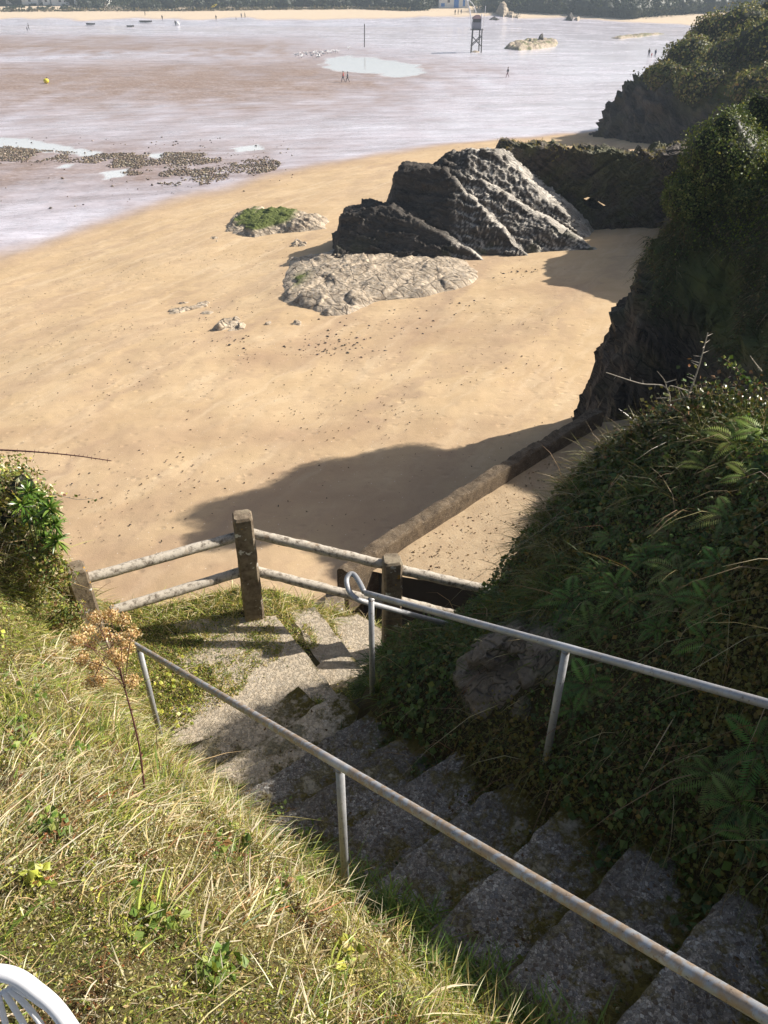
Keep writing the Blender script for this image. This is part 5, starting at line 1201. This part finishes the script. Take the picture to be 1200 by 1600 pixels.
# watch tower on stilts
tb = gpt(743, 81.5); SC_ = .145
def tq(px, py, dy=0.0): p_ = PY(px, py, tb[1]+dy); return p_
tw_ = empty('watch_tower', tuple(tb)); tag(tw_, 'dark cabin on four tall crossed timber legs standing on the wet flats', 'watch tower')
hw = 1.15
for (dx, dy_) in ((-hw, -hw), (hw, -hw), (-hw*.72, hw), (hw*.72, hw)):
    mb = MB(); mb.tube([(tb[0]+dx*1.12, tb[1]+dy_*1.12, tb[2]-.3), (tb[0]+dx, tb[1]+dy_, tq(743, 46)[2]+.2)], .15, 8); mb.build('leg', M_TIMB, tw_)
zc, zt = tq(743, 46)[2], tq(743, 27)[2]; zl = tb[2]+(zc-tb[2])*.28; zu = tb[2]+(zc-tb[2])*.72
for y_ in (-hw, hw):
    for sg in (-1, 1):
        mb = MB(); mb.tube([(tb[0]-sg*hw*1.05, tb[1]+y_+sg*.08, zl), (tb[0]+sg*hw, tb[1]+y_+sg*.08, zu)], .11, 6); mb.build('brace', M_TIMB, tw_)
mb = MB(); mb.box((tb[0], tb[1], zc), (2.9, 2.9, .18)); mb.build('platform', M_TIMB, tw_)
mb = MB(); mb.box((tb[0], tb[1], (zc+zc+(zt-zc)*.56)/2+.1), (2.3, 2.3, (zt-zc)*.56)); mb.build('cabin', plain('cabin_boards', (.20, .20, .24), .8), tw_)
mb = MB(); mb.box((tb[0], tb[1], zc+(zt-zc)*.74), (2.15, 2.15, (zt-zc)*.34)); mb.build('window', plain('dark_opening', (.02, .02, .025), .5), tw_)
mb = MB(); r0 = zc+(zt-zc)*.90; mb.add([(tb[0]-1.35, tb[1]-1.35, r0), (tb[0]+1.35, tb[1]-1.35, r0), (tb[0]+1.35, tb[1]+1.35, r0), (tb[0]-1.35, tb[1]+1.35, r0), (tb[0]-.4, tb[1]-.4, r0+.75), (tb[0]+.4, tb[1]-.4, r0+.75), (tb[0]+.4, tb[1]+.4, r0+.75), (tb[0]-.4, tb[1]+.4, r0+.75)],
    [(0, 1, 5, 4), (1, 2, 6, 5), (2, 3, 7, 6), (3, 0, 4, 7), (4, 5, 6, 7), (3, 2, 1, 0)]); mb.build('roof', plain('roof_boards', (.16, .10, .12), .8), tw_)
for pts, r in (([tq(737, 46, -1.3), tq(735, 22, -1.3), tq(731, 4, -1.3), tq(727, -14, -1.3)], .13), ([tq(744, 20, -1.2), tq(741, 10, -1.2), tq(735, 2, -1.2), tq(730, 0, -1.2)], .08), ([tq(752, 48, -1.3), tq(753, 22, -1.3)], .14), ([tq(755, 44, 1), tq(759, 9, 1)], .06)):
    mb = MB(); mb.tube(bez(pts, 6), r, 8); mb.build('pole', M_WPOLE, tw_)
tag(rock_hf('tower_rock', (tb[0]-1.3, tb[0]+1.3), (tb[1]-1.2, tb[1]+1.2), .15, lambda x, y: .3*(1-((x-tb[0])/1.1)**2-((y-tb[1])/.9)**2), M_PALE, 'low stones lying between the legs of the tower', amp=.08, thick=.2, seed=77))
# lone post, buoy, boat
pb = gpt(569.5, 73.5); mb = MB(); tp_ = PY(569.5, 38, pb[1]); mb.tube([pb-(0, 0, .3), tp_], .13, 10); mb.tube([tp_, tp_+(0, 0, .1)], [.17, .05], 10)
tag(mb.build('mooring_post', M_TIMB), 'lone dark upright post standing in the flats beside the pool', 'post')
pb = gpt(73, 130.5); by_ = empty('mooring_buoy', tuple(pb)); tag(by_, 'round yellow buoy lying on the brown mud at the far left', 'buoy')
nb = core(pb+(0, 0, .42), (.48, .44, .42), (0, 0, 0), 1, lump=0.02, k=1.0); mesh('float', nb[0], nb[1], plain('yellow_plastic', (.75, .62, .03), .45, 0, .1), by_, True); mb = MB(); mb.tube(bez([pb+(.1, 0, .85), pb+(.25, 0, 1.0), pb+(.35, 0, .85)], 6), .05, 6); mb.build('ring', M_TIMB, by_)
pb = gpt(335.5, 15.0); bo = empty('kayak', tuple(pb)); tag(bo, 'small yellow kayak propped on the grassy foot of the hedge', 'kayak')
A = []
for i in range(17):
    f = i/16; w_ = .42*math.sin(math.pi*min(max(f, .03), .97))**.6; c = pb+np.array([-1.3+2.6*f, -.4, .9+1.0*f]);
    for j in range(10): th = 6.283*j/10; A.append(c+np.array([0, w_*.5*math.cos(th), w_*math.sin(th)]))
mesh('hull', np.array(A), [tuple(f) for f in np.concatenate([gridf(17, 10), np.array([[i*10+9, (i+1)*10+9, (i+1)*10, i*10] for i in range(16)])])], plain('yellow_plastic', (.75, .62, .03), .45), bo, True)
mb = MB(); mb.tube([pb+(-.1, -.62, 1.35), pb+(.5, -.62, 1.62)], .13, 8); mb.build('cockpit', M_TIMB, bo)

# rocks and boulders far out
far_rocks = [([(788, 76), (800, 69), (822, 66), (845, 65), (872, 68), (868, 73), (840, 77), (810, 79)], 1.0, M_PALE, 'low brown rock bank on the flats right of the watch tower'),
  ([(838, 69), (842, 64), (850, 65), (850, 71)], 1.9, M_ROCK, 'dark boulder sitting on the low brown rock bank'),
  ([(774, 22), (780, 18), (792, 18), (796, 24), (786, 27)], 2.9, M_PALE, 'big pale round boulder on the far beach right of the tower cabin'),
  ([(790, 26), (796, 23), (806, 26), (800, 28)], 1.5, M_PALE, 'smaller pale rock against the right foot of the big boulder'),
  ([(764, 31), (770, 29), (782, 30), (778, 32)], .7, M_ROCK, 'string of low dark stones below the big pale boulder'),
  ([(800, 27), (808, 25), (816, 26), (810, 29)], .8, M_PALE, 'low pale ledge right of the big boulder'),
  ([(884, 32), (888, 26), (896, 27), (894, 33)], 1.7, M_ROCK, 'small dark rock alone on the far beach before the wood'),
  ([(896, 31), (904, 28), (908, 30), (902, 33)], .8, M_PALE, 'small pale rock next to the lone dark rock'),
  ([(954, 60), (975, 56), (1000, 54), (1040, 53), (1000, 58), (970, 61)], .45, M_PALE, 'long low strip of weedy stones on the flats left of the headland bushes'),
  ([(-10, 375), (10, 372), (22, 375), (8, 379), (-10, 380)], .2, M_ROCK, 'flat weed-covered stone at the left edge near the shoreline')]
for i, (pl, H, m_, lb) in enumerate(far_rocks):
    hf, xr, yr = polyrock(pl, H, .5 if i != 2 else .7, 501+i*7, .7); rs = max(.08, (xr[1]-xr[0])/70)
    rock_hf('shore_rock', xr, yr, rs, hf, m_, lb, amp=.1, thick=.3, seed=503+i*7, mossf=(lambda V, N, h: .7*sstep(0, .3, fbm(V*.7, 2, 9))) if i in (0, 8) else None)

# pebble banks on the mud
def pebbles(pxs, n, lo, hi, seedn, name, label):
    w = pixpoly(pxs); a = np.array(w); P0 = []
    while len(P0) < n:
        x = rng.uniform(a[:, 0].min(), a[:, 0].max(), 4000); y = rng.uniform(a[:, 1].min(), a[:, 1].max(), 4000)
        ok = inpoly(x, y, w) & (fbm(p3(x/2.0, y/3.0), 3, seedn) > rng.uniform(-.25, .35, 4000)); P0 += list(zip(x[ok], y[ok]))
    P0 = np.array(P0[:n]); S = np.exp(rng.uniform(math.log(lo), math.log(hi), n)); z = beachz(P0[:, 0], P0[:, 1])
    ico = np.array([[0, 0, 1], [.9, 0, .2], [.3, .85, .25], [-.7, .5, .2], [-.75, -.5, .3], [.25, -.85, .2], [0, 0, -.5]]); f_ = [[0, 1, 2], [0, 2, 3], [0, 3, 4], [0, 4, 5], [0, 5, 1], [6, 2, 1], [6, 3, 2], [6, 4, 3], [6, 5, 4], [6, 1, 5]]
    Vp = ico[None]*(1+.25*rng.normal(size=(n, 7, 1)))*S[:, None, None]*np.array([1.1, 1, .62]); th = rng.uniform(0, 6.28, n); c_, s_ = np.cos(th), np.sin(th)
    Vp = np.stack([Vp[:, :, 0]*c_[:, None]-Vp[:, :, 1]*s_[:, None]+P0[:, :1], Vp[:, :, 0]*s_[:, None]+Vp[:, :, 1]*c_[:, None]+P0[:, 1:], Vp[:, :, 2]+z[:, None]+S[:, None]*.15], 2)
    Fp = (np.arange(n)*7)[:, None, None]+np.array(f_)[None]; C = np.repeat(pal(n, [(.08, .065, .055), (.19, .145, .10), (.29, .225, .15), (.5, .44, .36), (.13, .09, .06)], [3.5, 3.5, 2, .6, 2], .2), 7, 0)
    t = MAT.get('pebble')
    if not t:
        q_ = NT('pebble_stone'); t = MAT['pebble'] = q_.fin(q_.attr('Col', 'Color'), .6)
    tag(mesh(name, Vp.reshape(-1, 3), Fp.reshape(-1, 3), t, col=C), label, 'pebbles', kind='stuff')
pebbles([(-40, 222), (40, 232), (150, 240), (260, 238), (360, 240), (420, 245), (440, 256), (430, 266), (330, 294), (280, 292), (230, 284), (190, 270), (160, 256), (60, 254), (-40, 250)], 9500, .04, .15, 601, 'pebbles', 'bank of pebbles and stones strewn on the brown mud at the left')
pebbles([(0, 215), (460, 215), (460, 300), (0, 330)], 200, .03, .17, 603, 'scattered_stones', 'loose stones scattered around the pebble bank')
pebbles([(240, 470), (520, 500), (700, 470), (760, 430), (860, 410), (600, 560), (300, 540)], 260, .015, .07, 605, 'gravel', 'small stone chips on the sand round the pale rocks')
pebbles([(0, 420), (300, 380), (880, 470), (880, 600), (400, 760), (250, 840), (100, 860), (0, 700)], 900, .010, .035, 607, 'shell_debris', 'shell fragments and chips scattered on the dry sand')

# gulls standing by the pool
def gull_mesh():
    A, Fs, C = [], [], []
    prof = [(-.30, .02, .0), (-.22, .05, .01), (-.10, .085, .0), (.03, .10, .0), (.13, .075, .03), (.19, .045, .10), (.23, .045, .15), (.28, .03, .15), (.31, .010, .14), (.35, .004, .13)]
    for (x, r, z) in prof:
        for j in range(8): th = 6.283*j/8; A.append((x, r*math.cos(th), .26+z+r*.9*math.sin(th)))
    Fs = [tuple(f) for f in gridf(10, 8)]+[(i*8+7, (i+1)*8+7, (i+1)*8, i*8) for i in range(9)]
    return A, Fs
gm, gf_ = gull_mesh(); M_GULL = plain('gull_white', (.85, .85, .86), .7, 0, .03); gull0 = None
gp = [(462, 89), (466, 87), (470, 87), (472, 90), (475, 85), (480, 88), (486, 86), (488, 90), (490, 85), (493, 84), (494, 87), (495, 91), (498, 88), (500, 85), (502, 88), (503, 84), (505, 87), (509, 83), (512, 84), (516, 84), (521, 82), (524, 83), (528, 83), (497, 92), (471, 91), (544.5, 78), (478, 86), (499, 90)]
for i, (a, b) in enumerate(gp):
    c = gpt(a, b)
    if gull0 is None:
        g = empty('gull', (0, 0, 0)); mesh('body', np.array(gm), gf_, M_GULL, g, True); mb = MB(); [mb.tube([(.0, sy, .2), (.02, sy, 0)], .012, 5) for sy in (-.03, .03)]; mb.build('leg', M_TIMB, g)
        mb = MB(); [mb.add([(-.32, sy*.03, .29), (.08, sy*.10, .36), (.10, sy*.115, .26), (-.1, sy*.11, .20)], [(0, 1, 2, 3)]) for sy in (-1, 1)]; mb.build('wing', plain('gull_grey', (.42, .44, .47), .7), g); gull0 = g
    else:
        g = gull0.copy(); COL.objects.link(g)
        for chd in list(gull0.children): cc_ = chd.copy(); COL.objects.link(cc_); cc_.parent = g
    g.location = tuple(c); g.rotation_euler = (0, 0, rng.uniform(0, 6.28)); k = 1.75 if i != 25 else 1.9; g.scale = (k, k, k)
    tag(g, 'white gull standing in the loose flock on the mud by the pool' if i != 25 else 'lone white gull apart from the flock, beside the lone post', 'gull', 'gulls by the pool' if i != 25 else None)
    if i == 25 and 'group' in g: del g['group']

# ------------------------------------------------------------------ people
def person(px, py, h, face, label, top, legs, stride=.25, group=None, bend=0.0, skin=(.45, .28, .2), hair=(.05, .035, .025), arm=.1):
    b = gpt(px, py); root = empty('person', tuple(b)); tag(root, label, 'person', group)
    k = h/1.75
    J = {'pel': (0, 0, .95), 'chest': (bend*.5, 0, 1.28), 'neck': (bend*.8, 0, 1.48), 'head': (bend*.9+.02, 0, 1.62), 'top': (bend*.9+.01, 0, 1.73),
         'lh': (0, .09, .90), 'lk': (stride*.55+.03, .10, .50), 'la': (stride*.8, .10, .07), 'lt': (stride*.8+.16, .11, .03),
         'rh': (0, -.09, .90), 'rk': (-stride*.25+.05, -.10, .49), 'ra': (-stride*.9, -.10, .09), 'rt': (-stride*.9+.15, -.11, .03),
         'ls': (bend*.65, .17, 1.42), 'le': (bend*.5-arm, .23, 1.14), 'lw': (bend*.5-arm*.6+.08, .22, .90), 'lf': (bend*.5-arm*.5+.12, .21, .82),
         'rs': (bend*.65, -.17, 1.42), 're': (bend*.5+arm, -.23, 1.14), 'rw': (bend*.5+arm*1.6+.08, -.22, .92), 'rf': (bend*.5+arm*1.8+.12, -.21, .84)}
    R = {'pel': .15, 'chest': .165, 'neck': .065, 'head': .105, 'top': .07, 'lh': .10, 'lk': .065, 'la': .045, 'lt': .04, 'rh': .10, 'rk': .065, 'ra': .045, 'rt': .04, 'ls': .075, 'le': .052, 'lw': .038, 'lf': .03, 'rs': .075, 're': .052, 'rw': .038, 'rf': .03}
    E = [('pel', 'chest'), ('chest', 'neck'), ('neck', 'head'), ('head', 'top'), ('pel', 'lh'), ('lh', 'lk'), ('lk', 'la'), ('la', 'lt'), ('pel', 'rh'), ('rh', 'rk'), ('rk', 'ra'), ('ra', 'rt'), ('chest', 'ls'), ('ls', 'le'), ('le', 'lw'), ('lw', 'lf'), ('chest', 'rs'), ('rs', 're'), ('re', 'rw'), ('rw', 'rf')]
    nm = list(J); me = bpy.data.meshes.new('body'); me.from_pydata([tuple(np.array(J[n_])*k) for n_ in nm], [(nm.index(a), nm.index(c)) for a, c in E], []); me.update()
    o = bpy.data.objects.new('body', me); COL.objects.link(o); md = o.modifiers.new('s', 'SKIN')
    for n_, v in zip(nm, me.skin_vertices[0].data): v.radius = (R[n_]*k, R[n_]*k*(1.15 if n_ in ('chest', 'pel') else 1))
    me.skin_vertices[0].data[0].use_root = True; ms_ = o.modifiers.new('u', 'SUBSURF'); ms_.levels = 1; ms_.render_levels = 1
    m2 = bake_mods(o)
    m2.materials.clear(); m2.materials.append(plain('skin_%d' % int(skin[0]*100), skin, .6)); m2.materials.append(plain('top_%03d_%03d_%03d' % tuple(int(c*255) for c in top), top, .85)); m2.materials.append(plain('legs_%03d_%03d_%03d' % tuple(int(c*255) for c in legs), legs, .85))
    for pl in m2.polygons:
        c = pl.center; z = c[2]/k; pl.material_index = 0 if z > 1.49 or (z < .93 and abs(c[1])/k > .18) else (1 if z > .93 else 2); pl.use_smooth = True
    bo_ = bpy.data.objects.new('body', m2); COL.objects.link(bo_); bo_.parent = root
    hd = core((J['head'][0]*k-.012*k, 0, 1.665*k), (.115*k, .10*k, .10*k), (0, 0, 0), 3, .03, 1.0); hm = mesh('hair', hd[0], hd[1], plain('hair_%d' % int(hair[0]*1000), hair, .8), None, True); hm.parent = root
    root.rotation_euler = (0, 0, face); return root
PI = math.pi; NAVY, BLK, RED, GREYB, WHT = (.03, .04, .08), (.02, .02, .022), (.5, .10, .09), (.16, .17, .2), (.7, .7, .7)
person(536.5, 128, 1.75, PI*.95, 'person in red and dark top, left one of the pair walking on the mud', RED, NAVY, .38, 'couple walking on the mud')
person(543.5, 128.5, 1.72, PI*.98, 'person in dark clothes walking close behind the one in red', GREYB, BLK, .38, 'couple walking on the mud')
person(793, 121, 1.75, PI*1.02, 'person in dark jacket and reddish trousers walking alone across the flats', BLK, (.18, .07, .08), .36)
person(1013, 89.5, 1.82, -PI*.5, 'tall adult in black at the left of the three walkers near the headland', BLK, NAVY, .15, 'family near the headland')
person(1017.5, 90.5, 1.05, -PI*.5, 'small child in red walking between two adults near the headland', RED, (.4, .2, .22), .12, 'family near the headland')
person(1023, 90, 1.75, -PI*.5, 'adult in a dark top at the right of the three walkers near the headland', NAVY, GREYB, .15, 'family near the headland')
far_p = [(45.5, 46, 1.8, BLK, 'darker of two walkers on the wet sand at the far left'), (43, 49, 1.3, NAVY, 'smaller walker just in front of the dark one at the far left'), (227, 24.5, 1.6, BLK, 'tiny figure on the dry sand above the largest dark shape'), (254, 32, 1.8, BLK, 'lone dark walker right of the largest dark shape on the far sand'), (274.5, 40.5, 1.8, BLK, 'dark figure standing beside a white bundle on the wet sand'), (338, 32, 1.8, BLK, 'lone walker below the yellow kayak on the far sand'),
  (369, 31.5, 1.1, GREYB, 'smallest of three figures on the far dry sand'), (377.5, 28.5, 1.75, GREYB, 'middle one of three figures on the far dry sand'), (383, 28, 1.75, BLK, 'rightmost of three figures on the far dry sand'), (711, 23.5, 1.9, BLK, 'left one of three figures below the white beach house'), (716, 22.5, 1.8, NAVY, 'middle one of three figures below the white beach house'), (720.5, 22.5, 1.75, GREYB, 'right one of three figures below the white beach house'), (935, 19.5, 1.7, WHT, 'pale figure in front of the dark wood on the far right beach')]
for a, b, h, col_, lb in far_p: person(a, b, h, rng.uniform(0, 6), lb, col_, BLK, .2, 'distant people on the far beach')
# unidentified dark shapes far out, modelled as small boats, and a white bundle
def dark_shape(px, py, L, label, rz):
    b = gpt(px, py); root = empty('dark_shape', tuple(b)); tag(root, label, 'dark shape'); A = []
    for i in range(13):
        f = i/12; w_ = L*.17*math.sin(math.pi*min(max(f*.85+.12, .02), .98))**.7; z0 = .12+.25*abs(f-.45)**2
        for (a_, z_) in ((-1, .55), (-.85, .25), (-.4, .06), (0, 0), (.4, .06), (.85, .25), (1, .55)): 
            x_, y_ = (f-.5)*L, a_*w_; A.append((b[0]+x_*math.cos(rz)-y_*math.sin(rz), b[1]+x_*math.sin(rz)+y_*math.cos(rz), b[2]+z_+z0))
    mesh('hull', np.array(A), gridf(13, 7), M_TIMB, root, True)
    mb = MB(); 
    for f in (-.2, .12): mb.box((b[0]+f*L*math.cos(rz), b[1]+f*L*math.sin(rz), b[2]+.62), (.25, L*.26, .05), rz)
    mb.build('thwart', M_TIMB, root); return root
dark_shape(228, 35.5, 5.0, 'unidentified dark shape built as a boat on the far wet sand, largest there', -.25)
dark_shape(142, 39.5, 3.6, 'small unidentified dark shape built as a boat, left of the larger one', -.3)
dark_shape(204, 43, 2.6, 'smallest unidentified dark shape built as a boat, nearest the mauve mud', .4)
wb = gpt(277.5, 39.5); tag(mesh('white_bundle', *core(wb+(0, 0, .5), (.75, .6, .55), (0, 0, 0), 12, .3, 1.0)[:2], M_WHITE, None, True), 'rounded white bundle lying beside a dark figure on the wet sand', 'bundle')

# ------------------------------------------------------------------ weed wrack, crumbs on the steps, welds
def bits(pts, zf, n, sz, cols, w, name, label, kind='weed', mat=None, asp=.5, sc=.25):
    pts = np.array(pts); z = zf(pts[:, 0], pts[:, 1])+.006; P0 = np.stack([pts[:, 0], pts[:, 1], z], 1); m = len(P0)
    Vv, Fv, Cv = leaves(P0, unit(np.array([0, 0, 1.0])+sc*rng.normal(size=(m, 3))), rng.uniform(*sz, m), pal(m, cols, w, .3), asp, .5)
    tag(mesh(name, Vv, Fv, mat or LEAF, col=Cv), label, kind, kind='stuff')
wr = []
for line_ in ([(0, 560), (200, 520), (420, 560), (640, 530), (860, 480)], [(20, 470), (160, 430), (300, 400), (420, 385), (520, 300), (700, 240), (880, 215)], [(60, 640), (250, 600), (520, 640), (760, 560)], [(120, 820), (300, 720), (560, 660), (720, 600)], [(560, 262), (640, 240), (760, 226), (900, 212)]):
    W_ = [gpt(a, b)[:2] for a, b in line_]; C_ = bez([(a[0], a[1], 0) for a in W_], 24)
    for c in C_:
        for _ in range(rng.poisson(1.8)): wr.append((c[0]+rng.normal(0, .6), c[1]+rng.normal(0, .8)))
for _ in range(450): 
    g = gpt(rng.uniform(0, 900), rng.uniform(300, 850)); wr.append((g[0], g[1]))
bits(wr, beachz, 0, (.02, .085), [(.10, .07, .04), (.18, .11, .06), (.06, .05, .03), (.30, .2, .11)], [3, 2, 2, 1], 'seaweed_wrack', 'dark crumbs of dry seaweed strewn in lines over the sand', 'seaweed')
cr = []
for s0 in np.arange(-.06+RUN*3, -3.6, -RUN):
    for _ in range(70):
        a = rng.uniform(.0, RUN)*rng.uniform(.2, 1); nn = rng.uniform(1.12, 2.25); x_, y_ = xy(s0-a, nn); cr.append((x_, y_, -2.83+.45*(s0-RUN)+.022+.035*math.exp(-a/.09)))
cr = np.array(cr); m = len(cr); Vv, Fv, Cv = leaves(cr, unit(np.array([0, 0, 1.0])+.35*rng.normal(size=(m, 3))), rng.uniform(.006, .028, m), pal(m, [(.22, .14, .07), (.12, .08, .045), (.36, .30, .2), (.3, .28, .24)], [3, 3, 1.5, 1]), .6, .6)
tag(mesh('leaf_litter', Vv, Fv, DRYM, col=Cv), 'dead leaf scraps and grit lying on the steps', 'litter', kind='stuff')
# broad-leaved weeds at the foot of the left rail post
for i, (a, b, lb) in enumerate([(640, 1450, 'broad-bladed grass clump on the step edge right of the left rail post'), (520, 1385, 'small pale leafy weed at the foot of the left rail post'), (700, 1500, 'low leafy weed between the sunlit bank and the shaded steps'), (590, 1085, 'strap-leaved clump at the foot of the looped handrail')]):
    h_ = gpt(a, b, lambda x, y: nearz(x, y)); c = h_+np.array([0, 0, .01])
    if i == 0 or i == 3: Vv, Fv, Cv = whorl(c, 60, .17, .009, [(.08, .15, .03), (.15, .22, .05), (.25, .26, .09)], [3, 2, 1], .9)
    else: Vv, Fv, Cv = whorl(c+[0, 0, .03], 34, .075, .016, [(.22, .32, .06), (.30, .40, .09), (.12, .2, .04)], [3, 2, 1], .5)
    tag(mesh('weed_clump', Vv, Fv, LEAF, col=Cv, loc=c), lb, 'weed', 'weeds beside the steps')
tp2 = []
while len(tp2) < 520:
    g = gz(rng.uniform(560, 900), rng.uniform(690, 930), TZ); dw, _ = polydist(np.array([g[0]]), np.array([g[1]]), wxy)
    inside = g[1] > np.interp(g[0], [e1[0], e2[0]], [e1[1], e2[1]])+.1
    if inside and dw[0] > .2 and polydist(np.array([g[0]]), np.array([g[1]]), wxy)[1][0] < 0 and rng.uniform() < math.exp(-dw[0]/1.3)+.25: tp2.append((g[0], g[1]))
bits(tp2, terrz, 0, (.015, .06), [(.22, .15, .09), (.36, .26, .17), (.14, .09, .06), (.50, .40, .29)], [3, 3, 1.5, 1], 'terrace_litter', 'clods, chips and dry weed lying on the sandy terrace', 'litter', None, .8, .8)
# small broad-leaved weeds mixed into the sunlit turf
wd = []
for (a, b, r, c_) in [(260, 1110, 60, 1), (320, 1170, 34, 1), (282, 1060, 30, 1), (65, 1290, 26, 0), (95, 1300, 18, 0), (60, 1380, 16, 1), (360, 1330, 30, 0), (180, 1010, 30, 1), (120, 1180, 30, 0), (30, 1150, 40, 0), (440, 1400, 24, 0), (250, 1440, 30, 0), (540, 1500, 26, 1), (340, 1520, 30, 0), (60, 1060, 40, 0), (20, 980, 44, 1)]:
    for _ in range(int(r*1.6)):
        h_ = gpt(a+rng.normal(0, r*.55), b+rng.normal(0, r*.55), lambda x, y: nearz(x, y)); wd.append((*(h_+np.array([0, 0, rng.uniform(.015, .05)])), c_))
wd = np.array(wd); m = len(wd); col_ = np.where(wd[:, 3:4] > .5, pal(m, [(.55, .56, .10), (.36, .44, .08), (.66, .62, .28)], [2, 2, 1], .25), pal(m, [(.16, .26, .05), (.28, .36, .07), (.34, .18, .07)], [3, 2, .5], .25))
Vv, Fv, Cv = leaves(wd[:, :3], unit(np.array([.1, -.2, 1.0])+.55*rng.normal(size=(m, 3))), rng.uniform(.018, .042, m), col_, .9, .3)
tag(mesh('clover_patches', Vv, Fv, LEAF, col=Cv), 'patches of broader yellow-green weed leaves in the sunlit grass', 'weeds', kind='stuff')
# shaded weeds along the left edge of the steps, straw and dead stems in the ivy mound
es = rng.uniform(-2.0, -.3, 190); en = rng.normal(1.22, .06, 190); ex, ey = xy(es, en); k = rng.uniform(size=190) < .75
def up_(t_):
    V_, F_, C_ = t_; V_ = V_.copy(); V_[:, 2] += .10; return V_, F_, C_
w1 = up_(tussocks(ex[k], ey[k], 18, .14, .006, [(.14, .24, .05), (.2, .3, .07), (.28, .28, .10)], [3, 2, 1], .7))
m = 2600; es = rng.uniform(-2.6, -.2, m); en = rng.normal(1.20, .07, m); x, y = xy(es, en); p, N = onground(x, y); p[:, 2] += .12
w2 = leaves(p, unit(N+.6*rng.normal(size=(m, 3))), rng.uniform(.012, .034, m), pal(m, [(.14, .22, .05), (.22, .3, .07), (.2, .14, .06)], [3, 2, 1]), .75)
Vv, Fv, Cv = join(w1, w2); ii = rng.choice(len(OCV), 5000, p=OCM**2/(OCM**2).sum()); om_ = OCV[ii]+OCN_[ii]*.006
w3 = leaves(om_, unit(OCN_[ii]+.6*rng.normal(size=(5000, 3))), rng.uniform(.008, .022, 5000), pal(5000, [(.10, .14, .03), (.2, .19, .04), (.16, .11, .05)], [3, 2, 1]), .7)
Vv, Fv, Cv = join((Vv, Fv, Cv), w3)
tag(mesh('edge_weeds', Vv, Fv, LEAF, col=Cv), 'green weeds and grass clumps along the shaded left edge of the steps', 'weeds', kind='stuff')
sp = []; 
for i in range(420):
    a, b = rng.uniform(-30, 100), rng.uniform(720, 960)
    if b < 715+max(0, a)*1.15: continue
    sp.append(PY(a, b, rng.uniform(4.0, 4.5)))
sp = np.array(sp); m = len(sp)
s1 = blades(sp, unit(rng.normal(size=(m, 3))+[.2, -.3, .5]), rng.uniform(.06, .24, m), rng.uniform(.002, .0045, m), np.array([0, 0, -1.0])*rng.uniform(0, .9, (m, 1)), pal(m, [PALE, STRAW, (.42, .22, .12), (.3, .34, .09)], [3, 3, 1.2, 1.2]))
tag(mesh('dead_stems', *s1[:2], GRASSM, col=s1[2]), 'pale dead stems sticking out of the ivy on the left bank', 'grass', kind='stuff')
def bead(c, ax, r, parent):
    c = np.asarray(c, float); ax = np.asarray(ax, float); ax /= np.linalg.norm(ax); u = np.cross(ax, [.3, .5, .8]); u /= np.linalg.norm(u); v = np.cross(ax, u)
    pts = [c+(r*math.cos(t))*u+(r*math.sin(t))*v+ax*.0015*math.sin(7*t) for t in np.linspace(0, 2*math.pi, 25)]
    mb = MB(); mb.tube(pts, .0032, 6, False); mb.build('weld', plain('weld_metal', (.30, .27, .24), .6, .4, .4, 60, .5), parent, True)
for par, pts_ in ((hr, (rB, pC)), (h2, (rM, Lp))):
    for q_ in pts_: bead(q_-(0, 0, PR*1.12), (0, 0, 1), PR*1.0, par)

# ------------------------------------------------------------------ haze
hz = MB(); hz.box((0, 1150, 41), (6400, 2900, 118)); hm_ = bpy.data.materials.new('haze_air'); hm_.use_nodes = True; hn = hm_.node_tree
for nd in list(hn.nodes):
    if nd.type == 'BSDF_PRINCIPLED': hn.nodes.remove(nd)
pv_ = hn.nodes.new('ShaderNodeVolumePrincipled'); pv_.inputs['Density'].default_value = .0006; pv_.inputs['Color'].default_value = (.72, .85, 1, 1); pv_.inputs['Anisotropy'].default_value = 0.0
hn.links.new(pv_.outputs[0], hn.nodes['Material Output'].inputs['Volume'])
tag(hz.build('haze', hm_), kind='stuff')
